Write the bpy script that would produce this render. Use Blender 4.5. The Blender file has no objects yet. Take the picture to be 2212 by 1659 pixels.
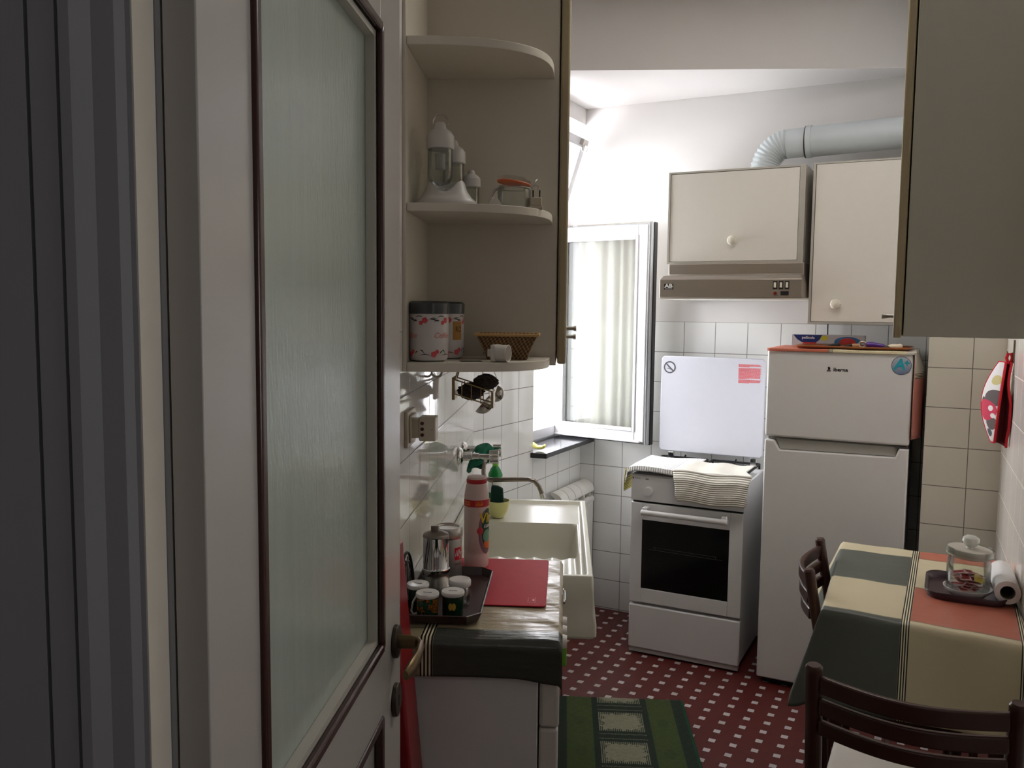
import bpy, bmesh, math, random
from mathutils import Vector, Matrix
random.seed(7)
SC=bpy.context.scene; COL=SC.collection
PI=math.pi
# ---------------------------------------------------------------- frames
# world: X along the back wall, Y towards the back wall, Z up.  The near left wall runs 23.6 degrees off Y.
AR=math.radians(23.6)
AL=(math.cos(AR),math.sin(AR)); AD=(-math.sin(AR),math.cos(AR))
def fa(l,d,z=0.0): return (AL[0]*l+AD[0]*d, AL[1]*l+AD[1]*d, z)
def lin(c): return tuple((x/255/12.92 if x/255<=0.04045 else ((x/255+0.055)/1.055)**2.4) for x in c)+(1.0,)
# ---------------------------------------------------------------- node helper
class NT:
    def __init__(s,name):
        s.m=bpy.data.materials.new(name); s.m.use_nodes=True; s.t=s.m.node_tree; s.t.nodes.clear()
        s.out=s.t.nodes.new('ShaderNodeOutputMaterial')
    def node(s,ty,**kw):
        n=s.t.nodes.new(ty)
        for k,v in kw.items():
            setattr(n,k,v)
        return n
    def link(s,a,b): s.t.links.new(a,b)
    def set(s,inp,v):
        if isinstance(v,V): s.link(v.s,inp)
        elif hasattr(v,'is_output'): s.link(v,inp)
        else: inp.default_value=v
    def math(s,op,*a):
        n=s.node('ShaderNodeMath',operation=op)
        for i,v in enumerate(a): s.set(n.inputs[i],v)
        return V(s,n.outputs[0])
    def coord(s,kind='Object'):
        n=s.node('ShaderNodeTexCoord'); sp=s.node('ShaderNodeSeparateXYZ'); s.link(n.outputs[kind],sp.inputs[0])
        s.vec=n.outputs[kind]
        return V(s,sp.outputs[0]),V(s,sp.outputs[1]),V(s,sp.outputs[2])
    def noise(s,scale=5.,detail=2.,vec=None,stretch=None):
        n=s.node('ShaderNodeTexNoise'); n.inputs['Scale'].default_value=scale; n.inputs['Detail'].default_value=detail
        v=vec if vec is not None else s.node('ShaderNodeTexCoord').outputs['Object']
        if stretch:
            mp=s.node('ShaderNodeMapping'); mp.inputs['Scale'].default_value=stretch; s.link(v,mp.inputs[0]); v=mp.outputs[0]
        s.link(v,n.inputs['Vector']); return V(s,n.outputs[0])
    def mix(s,f,a,b):
        n=s.node('ShaderNodeMix',data_type='RGBA'); s.set(n.inputs[0],f)
        s.set(n.inputs[6],a); s.set(n.inputs[7],b); return V(s,n.outputs[2])
    def bump(s,h,strength=0.2,dist=0.01):
        n=s.node('ShaderNodeBump'); n.inputs['Strength'].default_value=strength; n.inputs['Distance'].default_value=dist
        s.set(n.inputs['Height'],h); return n.outputs[0]
    def bsdf(s,color,rough=0.5,metal=0.,normal=None,**kw):
        n=s.node('ShaderNodeBsdfPrincipled'); s.set(n.inputs['Base Color'],color); s.set(n.inputs['Roughness'],rough)
        n.inputs['Metallic'].default_value=metal
        if normal is not None: s.link(normal,n.inputs['Normal'])
        for k,v in kw.items(): s.set(n.inputs[k.replace('_',' ')],v)
        s.link(n.outputs[0],s.out.inputs[0]); return n
class V:
    def __init__(s,t,k): s.t=t; s.s=k
    def __add__(s,o): return s.t.math('ADD',s,o)
    def __sub__(s,o): return s.t.math('SUBTRACT',s,o)
    def __mul__(s,o): return s.t.math('MULTIPLY',s,o)
    def __truediv__(s,o): return s.t.math('DIVIDE',s,o)
    def lt(s,o): return s.t.math('LESS_THAN',s,o)
    def gt(s,o): return s.t.math('GREATER_THAN',s,o)
    def near(s,p,off=0.):  # distance to the nearest multiple of p (+off), in metres
        return s.t.math('PINGPONG',(s-off)/p,0.5)*p
    def absd(s,c): return s.t.math('ABSOLUTE',s-c)
def mx(t,a,b): return t.math('MAXIMUM',a,b)
def mn(t,a,b): return t.math('MINIMUM',a,b)
MATS={}
def mat(name,rgb,rough=0.5,metal=0.,var=0.06,nscale=30.,bump=0.,bscale=200.,stretch=None,**kw):
    if name in MATS: return MATS[name]
    t=NT(name); c=lin(rgb); n=t.noise(nscale,3.,stretch=stretch)
    a=tuple(max(0,x*(1-var)) for x in c[:3])+(1,); b=tuple(min(1,x*(1+var)) for x in c[:3])+(1,)
    nm=None
    if bump: nm=t.bump(t.noise(bscale,2.,stretch=stretch),bump,0.002)
    t.bsdf(t.mix(n,a,b),rough,metal,nm,**kw); MATS[name]=t.m; return t.m
# ---------------------------------------------------------------- mesh builder
class MB:
    def __init__(s): s.v=[]; s.f=[]; s.mi=[]; s.m=0; s.uv=None
    def add(s,vs,fs):
        b=len(s.v); s.v+= [tuple(p) for p in vs]; s.f+=[tuple(b+i for i in f) for f in fs]; s.mi+=[s.m]*len(fs); return s
    def box(s,x0,x1,y0,y1,z0,z1,M=None):
        vs=[(x,y,z) for x in (x0,x1) for y in (y0,y1) for z in (z0,z1)]
        if M is not None: vs=[M@Vector(p) for p in vs]
        return s.add(vs,[(0,1,3,2),(4,6,7,5),(0,4,5,1),(2,3,7,6),(0,2,6,4),(1,5,7,3)])
    def prism(s,poly,a,b,axis='z'):
        n=len(poly)
        def P(p,h): return {'z':(p[0],p[1],h),'x':(h,p[0],p[1]),'y':(p[0],h,p[1])}[axis]
        vs=[P(p,a) for p in poly]+[P(p,b) for p in poly]
        return s.add(vs,[tuple(range(n))[::-1],tuple(range(n,2*n))]+[(i,(i+1)%n,n+(i+1)%n,n+i) for i in range(n)])
    def lathe(s,prof,c=(0,0,0),seg=32,M=None,cap=True):
        vs=[];fs=[];n=len(prof)
        for r,z in prof:
            for k in range(seg):
                a=2*PI*k/seg; vs.append(Vector((r*math.cos(a),r*math.sin(a),z)))
        for i in range(n-1):
            for k in range(seg):
                k2=(k+1)%seg; fs.append((i*seg+k,i*seg+k2,(i+1)*seg+k2,(i+1)*seg+k))
        if cap:
            fs.append(tuple(range(seg))[::-1]); fs.append(tuple((n-1)*seg+k for k in range(seg)))
        if M is not None: vs=[M@p for p in vs]
        cc=Vector(c); return s.add([p+cc for p in vs],fs)
    def cyl(s,p0,p1,r,seg=16,r2=None): return s.tube([p0,p1],r,seg,r2)
    def tube(s,pts,r,seg=10,r2=None,closed=False,flat=1.0):
        pts=[Vector(p) for p in pts]; n=len(pts); vs=[];fs=[]; up=None
        for i,p in enumerate(pts):
            if closed: t=(pts[(i+1)%n]-pts[i-1]).normalized()
            else: t=(pts[min(i+1,n-1)]-pts[max(i-1,0)]).normalized()
            if up is None:
                up=Vector((0,0,1)) if abs(t.z)<0.9 else Vector((1,0,0))
            a=(up-t*up.dot(t)); a.normalize(); b=t.cross(a); up=a
            rr=r if r2 is None else r+(r2-r)*i/(n-1)
            if callable(r): rr=r(i/(n-1))
            for k in range(seg):
                th=2*PI*k/seg; vs.append(p+a*(rr*math.cos(th)*flat)+b*(rr*math.sin(th)))
        m=n if closed else n-1
        for i in range(m):
            j=(i+1)%n
            for k in range(seg):
                k2=(k+1)%seg; fs.append((i*seg+k,i*seg+k2,j*seg+k2,j*seg+k))
        if not closed: fs.append(tuple(range(seg))[::-1]); fs.append(tuple((n-1)*seg+k for k in range(seg)))
        return s.add(vs,fs)
    def ell(s,c,rx,ry,rz,su=20,sv=12,M=None):
        prof=[]; vs=[];fs=[]
        for i in range(sv+1):
            a=-PI/2+PI*i/sv
            for k in range(su):
                th=2*PI*k/su; vs.append(Vector((rx*math.cos(a)*math.cos(th),ry*math.cos(a)*math.sin(th),rz*math.sin(a))))
        for i in range(sv):
            for k in range(su):
                k2=(k+1)%su; fs.append((i*su+k,i*su+k2,(i+1)*su+k2,(i+1)*su+k))
        if M is not None: vs=[M@p for p in vs]
        c=Vector(c); return s.add([p+c for p in vs],fs)
    def grid(s,fn,us,vs_):
        nu,nv=len(us),len(vs_); P=[fn(u,v) for u in us for v in vs_]
        base=len(s.v)
        s.add(P,[(i*nv+j,(i+1)*nv+j,(i+1)*nv+j+1,i*nv+j+1) for i in range(nu-1) for j in range(nv-1)])
        if s.uv is None: s.uv={}
        k=base
        for u in us:
            for v in vs_: s.uv[k]=(u,v); k+=1
        return s
    def text(s,body,size,fn,bold=0.0,align='CENTER',shear=0.0):
        cu=bpy.data.curves.new('t','FONT'); cu.body=body; cu.size=size; cu.align_x=align; cu.align_y='CENTER'; cu.offset=bold; cu.shear=shear; cu.resolution_u=3
        o=bpy.data.objects.new('t',cu); COL.objects.link(o); bpy.context.view_layer.update()
        me=bpy.data.meshes.new_from_object(o); 
        s.add([fn(v.co.x,v.co.y) for v in me.vertices],[tuple(p.vertices) for p in me.polygons])
        bpy.data.objects.remove(o); bpy.data.meshes.remove(me); bpy.data.curves.remove(cu); return s
    def build(s,name,mats,parent=None,label=None,bevel=0.,seg=2,smooth=True,angle=35,solid=0.,sub=0,off=0.,weld=False):
        me=bpy.data.meshes.new(name); me.from_pydata(s.v,[],s.f)
        if not isinstance(mats,(list,tuple)): mats=[mats]
        for m in mats: me.materials.append(m)
        for p,i in zip(me.polygons,s.mi): p.material_index=i
        if s.uv:
            uvl=me.uv_layers.new(name='UVMap')
            for l in me.loops: uvl.data[l.index].uv=s.uv.get(l.vertex_index,(0,0))
        bm=bmesh.new(); bm.from_mesh(me)
        if weld: bmesh.ops.remove_doubles(bm,verts=bm.verts,dist=1e-5)
        if not s.uv or weld: bmesh.ops.recalc_face_normals(bm,faces=bm.faces)
        bm.to_mesh(me); bm.free()
        if smooth:
            for p in me.polygons: p.use_smooth=True
            me.set_sharp_from_angle(angle=math.radians(angle))
        me.update()
        o=bpy.data.objects.new(name,me); COL.objects.link(o)
        if parent is not None: o.parent=parent
        if label: o['label']=label
        if solid: md=o.modifiers.new('s','SOLIDIFY'); md.thickness=solid; md.offset=off
        if bevel: md=o.modifiers.new('b','BEVEL'); md.width=bevel; md.segments=seg; md.limit_method='ANGLE'; md.angle_limit=math.radians(40)
        if sub: md=o.modifiers.new('u','SUBSURF'); md.levels=sub; md.render_levels=sub
        return o
def loose(b,name,mats,parent,label=None,**k):
    # every connected piece becomes a part of its own
    par=list(range(len(b.v)))
    def fd(i):
        while par[i]!=i: par[i]=par[par[i]]; i=par[i]
        return i
    for f in b.f:
        for i in f[1:]: par[fd(i)]=fd(f[0])
    gr={}
    for fi,f in enumerate(b.f): gr.setdefault(fd(f[0]),[]).append(fi)
    out=[]
    for fs in gr.values():
        c=MB(); ix={}
        for fi in fs:
            for i in b.f[fi]:
                if i not in ix: ix[i]=len(c.v); c.v.append(b.v[i])
            c.f.append(tuple(ix[i] for i in b.f[fi])); c.mi.append(b.mi[fi])
        out.append(c.build(name,mats,parent,label,**k))
    return out
def lsp(a,b,n): return [a+(b-a)*i/(n-1) for i in range(n)]
def tag(o,label=None,cat=None,group=None,kind=None):
    if label: o['label']=label
    if cat: o['category']=cat
    if group: o['group']=group
    if kind: o['kind']=kind
    return o
def thing(name,label,cat,loc=(0,0,0),rot=0.,group=None,kind=None):
    o=bpy.data.objects.new(name,None); o.empty_display_size=0.05; COL.objects.link(o); o.location=loc; o.rotation_euler=(0,0,rot)
    return tag(o,label,cat,group,kind)
def at(o,loc,rot=0.): o.location=loc; o.rotation_euler=(0,0,rot); return o
def copy_tree(o,parent=None):
    c=o.copy(); COL.objects.link(c)
    if parent is not None: c.parent=parent
    for ch in [x for x in bpy.data.objects if x.parent==o]: copy_tree(ch,c)
    return c
def sm(x,a,b):
    t=min(1,max(0,(x-a)/(b-a))); return t*t*(3-2*t)
# ---------------------------------------------------------------- materials
def tile_mat(name,u0,tw,top=1.547,axis=0,z0=0.007,th=0.154,glossy=0.08,cols=((230,230,228),(240,240,238),(126,124,120))):
    t=NT(name); c=t.coord('Object'); u=c[axis]; z=c[2]
    d=mn(t,u.near(tw,u0),z.near(th,z0)); g=d.lt(0.0016)
    n=t.noise(3.,2.); tile=t.mix(n,lin(cols[0]),lin(cols[1]))
    col=t.mix(g,tile,lin(cols[2]))
    pn=t.noise(2.5,4.); paint=t.mix(pn,lin((214,210,208)),lin((224,221,219)))
    up=z.gt(top); col=t.mix(up,col,paint)
    rough=mx(t,mx(t,up*0.7,g*0.6),glossy)
    h=t.math('MINIMUM',d,0.004)*60.0+t.noise(9.,1.)*0.35
    h=h*(t.math('SUBTRACT',1.0,up))+t.noise(60.,3.)*up*0.05
    t.bsdf(col,rough,0.,t.bump(h,0.25,0.004)); return t.m
PAINT=mat('white wall paint',(218,215,213),0.75,var=0.03,nscale=3,bump=0.08,bscale=60)
GLOSSW=mat('glossy white door enamel',(182,178,173),0.22,var=0.03,nscale=4,bump=0.05,bscale=12,stretch=(1,1,.2))
BEAD=mat('cream bead paint',(190,186,176),0.4)
BROWN=mat('dark brown moulding varnish',(62,38,32),0.25,var=0.2,nscale=20,stretch=(1,1,.1))
LAM=mat('cream laminate',(218,211,197),0.42,var=0.02)
LAMEDGE=mat('beige laminate edge',(184,170,138),0.45,var=0.03)
LAM2=mat('off white laminate',(224,219,210),0.42,var=0.02)
LAMG=mat('cool white laminate',(202,199,186),0.4,var=0.02)
DARKGAP=mat('shadow gap black',(20,18,16),0.8)
WHITEM=mat('white enamel steel',(222,221,221),0.28,var=0.02,nscale=6)
FRIDGEW=mat('white fridge steel',(222,220,218),0.35,var=0.02,bump=0.06,bscale=300)
ALUW=mat('white window aluminium',(206,205,208),0.35,var=0.02)
ALUG=mat('grey aluminium',(176,178,182),0.35,metal=0.15,var=0.05)
STEEL=mat('brushed steel',(190,186,180),0.28,metal=1.,var=0.08,nscale=40,bump=0.04,bscale=80)
CHROME=mat('chrome',(214,214,214),0.08,metal=1.,var=0.03)
HOODM=mat('bronze grey hood steel',(150,140,130),0.36,metal=0.55,var=0.06,nscale=25,stretch=(.2,1,6))
BLACKP=mat('black plastic',(24,24,25),0.35)
BLACKI=mat('black cast iron',(22,22,23),0.5,bump=0.1)
SLATE=mat('black slate sill',(34,34,38),0.16,var=0.3,nscale=12,bump=0.06,bscale=30)
CLIDW=mat('lid back enamel',(204,205,214),0.3,var=0.02)
CERAM=mat('white glazed ceramic',(226,224,214),0.1,var=0.02,nscale=3)
RADW=mat('radiator white enamel',(222,220,214),0.35)
WOODD=mat('dark stained beech',(62,34,26),0.3,var=0.25,nscale=18,stretch=(1,1,.15),bump=0.05,bscale=90)
SEATC=mat('off white seat cover',(196,190,182),0.8,var=0.1,nscale=9,bump=0.3,bscale=120)
RED=mat('red plastic sheet',(186,34,52),0.6,var=0.06,nscale=20,bump=0.1,bscale=150,Specular_IOR_Level=0.25)
REDM=mat('red painted metal',(136,12,24),0.35,var=0.06)
TRAYB=mat('dark brown plastic tray',(58,40,38),0.3,var=0.1,nscale=40)
WPL=mat('white plastic',(216,212,204),0.35,var=0.02)
CREAMP=mat('cream plastic',(196,186,166),0.4,var=0.03)
GREYLID=mat('dark grey lid plastic',(62,64,66),0.25,var=0.04)
LILACW=mat('white lid enamel',(226,226,232),0.25,var=0.02)
BRASS=mat('aged brass',(118,100,72),0.35,metal=0.8,var=0.2,nscale=30)
BRONZ=mat('dark bronze',(70,62,54),0.4,metal=0.7,var=0.15)
DUCTM=mat('pale blue grey duct plastic',(206,214,218),0.45,var=0.03)
KNOB=mat('ivory knob plastic',(222,216,200),0.3,var=0.02)
GREENC=mat('green cleaning cloth',(20,110,84),0.85,var=0.2,nscale=40,bump=0.4,bscale=300)
SCOUR=mat('black scouring pad',(60,52,52),0.9,var=0.8,nscale=150,bump=1.,bscale=400)
RUSTW=mat('yellowed wire',(150,130,84),0.4,metal=0.4,var=0.2)
def wick():
    t=NT('woven straw'); x,y,z=t.coord('Object'); w=t.math('SINE',(x+y)*620.0)*t.math('SINE',z*520.0); n=t.noise(140.,2.)
    f=mn(t,mx(t,w*0.5+n*0.6,0.0),1.0); t.bsdf(t.mix(f,lin((84,58,34)),lin((186,146,98))),.75,0.,t.bump(f,.9,.004)); return t.m
WICK=wick()
ORANGE=mat('orange rubber seal',(206,96,40),0.5)
PAPER=mat('white paper towel',(232,228,226),0.9,var=0.02,bump=0.3,bscale=120)
CARD=mat('grey cardboard',(110,100,90),0.9)
BROWNT=mat('caramel tray plastic',(150,88,48),0.4,var=0.1)
PORC=mat('white porcelain',(228,226,222),0.15,var=0.02)
DGREEN=mat('dark green glaze',(16,52,34),0.2,var=0.1)
INK=mat('black print',(16,14,16),0.5)
REDINK=mat('red print',(226,70,80),0.5)
PINKR=mat('coral red flower print',(206,66,72),0.4)
BLUEP=mat('dark blue print',(20,44,110),0.4)
YEL=mat('yellow print',(226,196,40),0.5)
WPRINT=mat('white print',(236,236,236),0.5)
TEAL=mat('teal print',(40,160,180),0.4)
PURP=mat('purple plastic',(86,40,140),0.3)
PINKT=mat('pinkish scouring cream bottle plastic',(220,198,192),0.35,var=0.03)
GREENB=mat('bright green detergent plastic',(20,130,60),0.25)
LIME=mat('lime green plastic',(120,190,60),0.4)
PYEL=mat('pale yellow plastic',(222,220,150),0.3)
DGSP=mat('dark green scourer',(14,54,46),0.9,var=0.4,nscale=80,bump=0.8,bscale=200)
MITR=mat('red quilted cotton binding',(196,24,40),0.85,bump=0.3)
DARKR=mat('dark red lining',(90,10,20),0.9)
def glass(name,tint=(235,240,238),rough=0.02,f=1.45,base=0.0):
    t=NT(name); tr=t.node('ShaderNodeBsdfTransparent'); tr.inputs[0].default_value=lin(tint)
    gl=t.node('ShaderNodeBsdfGlossy'); gl.inputs['Roughness'].default_value=rough
    fr=t.node('ShaderNodeFresnel'); fr.inputs[0].default_value=f
    fac=V(t,fr.outputs[0])*0.6+base
    ms=t.node('ShaderNodeMixShader'); t.set(ms.inputs[0],fac); t.link(tr.outputs[0],ms.inputs[1]); t.link(gl.outputs[0],ms.inputs[2]); t.link(ms.outputs[0],t.out.inputs[0]); return t.m
GLASS=glass('clear jar glass',(249,251,250),0.03,1.42,0.015)
PANE=glass('window pane glass',(248,250,250),0.01,1.3,0.0)
def frosted():
    t=NT('green grey frosted glass'); n=t.noise(9.,2.,stretch=(5,5,.2)); n2=t.noise(160.,2.,stretch=(1,1,.3))
    nm=t.bump(n*0.5+n2*0.6,0.3,0.003)
    a=t.node('ShaderNodeBsdfPrincipled'); t.set(a.inputs['Base Color'],t.mix(n,lin((180,191,182)),lin((196,206,196)))); t.set(a.inputs['Roughness'],n*0.14+0.15); t.link(nm,a.inputs['Normal'])
    b=t.node('ShaderNodeBsdfTranslucent'); b.inputs[0].default_value=lin((190,205,188))
    ms=t.node('ShaderNodeMixShader'); ms.inputs[0].default_value=0.2; t.link(a.outputs[0],ms.inputs[1]); t.link(b.outputs[0],ms.inputs[2]); t.link(ms.outputs[0],t.out.inputs[0]); return t.m
FROST=frosted()
def curtain_mat():
    t=NT('white voile'); a=t.node('ShaderNodeBsdfDiffuse'); a.inputs[0].default_value=lin((206,202,192))
    b=t.node('ShaderNodeBsdfTranslucent'); b.inputs[0].default_value=lin((214,208,196)); c=t.node('ShaderNodeBsdfTransparent')
    n=t.noise(300.,1.,stretch=(1,1,.2))
    m1=t.node('ShaderNodeMixShader'); m1.inputs[0].default_value=0.5; t.link(a.outputs[0],m1.inputs[1]); t.link(b.outputs[0],m1.inputs[2])
    m2=t.node('ShaderNodeMixShader'); t.set(m2.inputs[0],n*0.05+0.24); t.link(m1.outputs[0],m2.inputs[1]); t.link(c.outputs[0],m2.inputs[2]); t.link(m2.outputs[0],t.out.inputs[0]); return t.m
VOILE=curtain_mat()
def floor_mat():
    t=NT('red floor tiles with white inserts'); x,y,z=t.coord('Object')
    p=0.0788; dx=x.near(p,-1.20); dy=y.near(p,3.646)
    dot=mx(t,dx,dy).lt(0.0125); gap=mn(t,dx,dy).lt(0.0007)
    n=t.noise(40.,3.); red=t.mix(n,lin((78,25,22)),lin((94,30,26)))
    red=t.mix(gap,red,lin((50,19,18))); rim=mx(t,dx,dy).lt(0.0137); red=t.mix(rim,red,lin((38,15,15)))
    col=t.mix(dot,red,lin((184,176,175)))
    t.bsdf(col,0.42,0.,t.bump(t.noise(90.,2.)*0.2+mn(t,mn(t,dx,dy),0.002)*80.0,0.12,0.002)); return t.m
def plaid(name,xs,ys,cols,stripes,soft=0.35,rough=0.5,crease=0):
    # xs, ys: boundaries (ascending); cols[i][j] colour for column i, row j ; stripes: x positions of thin dark lines
    t=NT(name); uvn=t.node('ShaderNodeTexCoord'); sp=t.node('ShaderNodeSeparateXYZ'); t.link(uvn.outputs['UV'],sp.inputs[0])
    x=V(t,sp.outputs[0]); y=V(t,sp.outputs[1])
    def row(cl):
        c=lin(cl[0])
        for j,b in enumerate(ys): c=t.mix(y.gt(b),c,lin(cl[j+1]))
        return c
    c=row(cols[0])
    for i,b in enumerate(xs): c=t.mix(x.gt(b),c,row(cols[i+1]))
    for b in ys:
        c=t.mix(y.absd(b).lt(0.004)*0.6,c,lin((96,100,84)))
    for b,w in stripes:
        c=t.mix(x.absd(b).lt(w),c,lin((222,214,180)))
        for k in (-3,-1,1,3): c=t.mix(x.absd(b+k*w/3.6).lt(w/7.0),c,lin((26,22,24)))
    n=t.noise(400.,2.,vec=uvn.outputs['UV'])
    nb=t.noise(8.,3.,vec=uvn.outputs['UV']);
    if crease: nb=nb+t.noise(16.,4.,vec=uvn.outputs['UV'],stretch=(.6,2.2,1))*crease
    t.bsdf(c,rough,0.,t.bump(n*0.04+nb,0.35,0.012)); return t.m
CR=(202,190,158); DG=(84,88,81); SA=(180,104,84)
WORLD=20.5; HALL=2.0; KIT=9.5; SIDE=1.8; EXPO=0.0
# ================================================================ ROOM SHELL
def wall(name,p0,p1,z0,z1,m,t=0.12,pieces=None):
    dx,dy=p1[0]-p0[0],p1[1]-p0[1]; L=math.hypot(dx,dy); b=MB()
    for (a,c,e,f) in (pieces or [(0,L,z0,z1)]): b.box(a,min(c,L),0,t,e,f)
    o=b.build(name,m,smooth=False); o.location=(p0[0],p0[1],0); o.rotation_euler=(0,0,math.atan2(dy,dx)); return tag(o,kind='structure')
RWX=lambda y: .185+(3.7-y)*0.0349
b=MB(); b.box(-3.2,2.6,-2.6,5.0,-0.06,0.0); tag(b.build('floor',floor_mat(),smooth=False),kind='structure')
wall('wall_left',fa(-.378,.80),fa(-.378,3.56),0,2.95,tile_mat('sink wall tiles',2.072-.80,.155,glossy=.05))
wall('wall_left_angled',fa(-.378,3.56),(-1.75,3.645),0,2.95,tile_mat('angled wall tiles',.08,.155,glossy=.08))
wall('wall_window',(-1.75,3.645),(-1.75,4.238),0,2.95,tile_mat('window wall tiles',.0,.1483),t=.2,pieces=[(0,.6,0,.90),(0,.6,2.56,2.95)])
wall('wall_back',(-2.15,4.238),(.4,4.238),0,2.95,tile_mat('back wall tiles',-.571+2.15,.157))
b=MB(); b.box(-.078,.30,3.70,4.236,0,2.95); tag(b.build('wall_corner_pillar',tile_mat('pillar tiles',-.0815,.157,glossy=.25,cols=((208,202,188),(218,212,198),(116,108,96))),smooth=False),kind='structure')
wall('wall_right',(.185,3.70),(RWX(.85),.85),0,2.95,tile_mat('right wall tiles',.10,.155,top=2.2,glossy=.12,cols=((236,230,222),(244,238,230),(214,206,196))))
for nm,l0,l1,z0 in (('wall_doorway_left',-1.2,-.41,0),('wall_doorway_right',.58,.80,0),('wall_doorway_top',-.41,.58,2.16)):
    b=MB(); b.box(l0,l1,.70,.80,z0,2.95); o=b.build(nm,PAINT,smooth=False); tag(at(o,(0,0,0),AR),kind='structure')
for nm,bx in (('wall_hall_left',(-1.2,-1.1,-2.0,.70)),('wall_hall_right',(.70,.80,-2.0,.70)),('wall_hall_rear',(-1.1,.70,-2.1,-2.0))):
    b=MB(); b.box(*bx,0,2.95); o=b.build(nm,PAINT,smooth=False); tag(at(o,(0,0,0),AR),kind='structure')
b=MB(); b.box(-3.0,2.4,-2.6,4.7,2.95,3.0); tag(b.build('ceiling',PAINT,smooth=False),kind='structure')
P1=fa(-.238,3.85)
b=MB(); b.prism([(P1[0],P1[1]),(-.080,4.163),(-.080,4.236),(-1.748,4.236),(-1.748,3.66)],2.64,2.945); tag(b.build('ceiling_lowered',PAINT,smooth=False),kind='structure')
# door casing at the left of the doorway: stepped mouldings facing the hall
prof=[(-.3455,.760),(-.3455,.7285),(-.352,.7285),(-.352,.690),(-.3565,.690),(-.364,.6865),(-.383,.6865),(-.398,.681),(-.407,.681),(-.4075,.688),(-.4100,.688),(-.4105,.682),(-.4325,.682),(-.433,.689),(-.4355,.689),(-.436,.682),(-.510,.682),(-.514,.699),(-.412,.699),(-.408,.760)]
b=MB(); b.box(-.3519,-.3509,.6905,.7275,0,2.16); o=b.build('trim_2',mat('cream gloss jamb lightened as lit',(226,219,206),.3),smooth=False); tag(at(o,(0,0,0),AR),kind='structure')  # jamb strip of the white frame; paler colour stands in for light on it
b=MB(); b.prism(prof[::-1],0,2.16); o=b.build('trim_1',mat('satin white casing darkened as shaded',(164,165,170),.4,var=.03,nscale=4),smooth=False); tag(at(o,(0,0,0),AR),kind='structure')  # greyer colour than the jamb stands in for shade on the hall side
# ================================================================ DOOR
dh=fa(-.314,.727); door=thing('door_1','open white glazed door leaf folded back along the left wall','door',(dh[0],dh[1],0),math.radians(112.3),kind='structure')
T=.030; W=.80
b=MB(); b.box(0,.122,0,T,.006,2.14); b.box(.656,W,0,T,.006,2.14); b.box(.122,.656,0,T,2.045,2.14); b.box(.122,.656,0,T,.905,1.03); b.box(.122,.656,0,T,.006,.13); b.box(.122,.656,.012,.026,.13,.905)
b.build('door_leaf',GLOSSW,door,bevel=.0015)
def frame_ring(b,s0,s1,z0,z1,w,y0,y1):
    b.prism([(s0,z0),(s1,z0),(s1-w,z0+w),(s0+w,z0+w)],y0,y1,'y'); b.prism([(s0,z1),(s0+w,z1-w),(s1-w,z1-w),(s1,z1)],y0,y1,'y')
    b.prism([(s0,z0),(s0+w,z0+w),(s0+w,z1-w),(s0,z1)],y0,y1,'y'); b.prism([(s1,z0),(s1,z1),(s1-w,z1-w),(s1-w,z0+w)],y0,y1,'y')
b=MB(); frame_ring(b,.120,.662,1.024,2.051,.017,-.006,.004); b.build('moulding',BROWN,door,'dark brown glazing moulding',bevel=.004)
b=MB(); frame_ring(b,.120,.662,.124,.911,.015,-.004,.010); b.build('moulding',BROWN,door,'dark brown lower panel moulding',bevel=.003)
b=MB(); frame_ring(b,.134,.646,1.040,2.033,.010,.0045,.0195); b.build('glazing_bead',BEAD,door)
b=MB(); b.box(.130,.650,.020,.025,1.033,2.042); b.build('glass_pane',FROST,door,'frosted greenish glass pane',smooth=False)
h=bpy.data.objects.new('door_handle',None); COL.objects.link(h); h.parent=door; h.location=(.748,0,1.006)
def rosette(b,ry=.026,rz=.030,d=.009):
    b.prism([(ry*math.cos(2*PI*k/28),rz*math.sin(2*PI*k/28)) for k in range(28)],-d,0,'y')
b=MB(); rosette(b); b.build('rosette',BRONZ,h,bevel=.002)
b=MB(); b.tube([(0,-.008,0),(0,-.030,0),(-.004,-.044,0),(-.018,-.052,0),(-.06,-.055,-.002),(-.10,-.052,-.006),(-.118,-.046,-.010)],lambda u:.0078-.0012*math.sin(u*PI)+.0015*sm(u,.6,.9)-.004*sm(u,.93,1),14,flat=1.75); b.build('lever',BRASS,h,'aged brass lever')
h2=bpy.data.objects.new('key_rosette',None); COL.objects.link(h2); h2.parent=door; h2.location=(.748,0,.898)
b=MB(); rosette(b); b.build('rosette',BRONZ,h2,bevel=.002)
b=MB(); b.box(-.002,.002,-.0096,-.008,-.010,.004); b.cyl((0,-.0097,.005),(0,-.008,.005),.004); b.build('keyhole',INK,h2)
# ================================================================ WINDOW
win=thing('window_1',None,None,(0,0,0),kind='structure')
b=MB(); XF=-1.905
b.box(XF-.03,XF+.03,3.60,3.66,.93,2.56); b.box(XF-.03,XF+.03,4.18,4.238,.93,2.56); b.box(XF-.03,XF+.03,3.66,4.18,.93,.985); b.box(XF-.03,XF+.03,3.66,4.18,2.50,2.56); b.box(XF-.03,XF+.03,3.66,4.18,2.03,2.09)
b.build('window_frame',ALUW,win,bevel=.004)
for k,z in enumerate((1.08,1.12,1.16,1.30)):
    b=MB(); b.cyl((XF+.03,4.2,z),(XF+.034,4.2,z),.006,12); b.build('hinge_screw',mat('copper screw',(150,96,60),.4,metal=.6),win)
b=MB(); b.box(-2.02,-1.672,3.648,4.237,.902,.924); 
b.v=[(x,y,z) for x,y,z in b.v]; b.prism([(-1.765,3.618),(-1.672,3.632),(-1.672,3.649),(-1.76,3.649)],.900,.924)
b.build('window_sill',SLATE,win,'black slate sill',bevel=.002)
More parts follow.
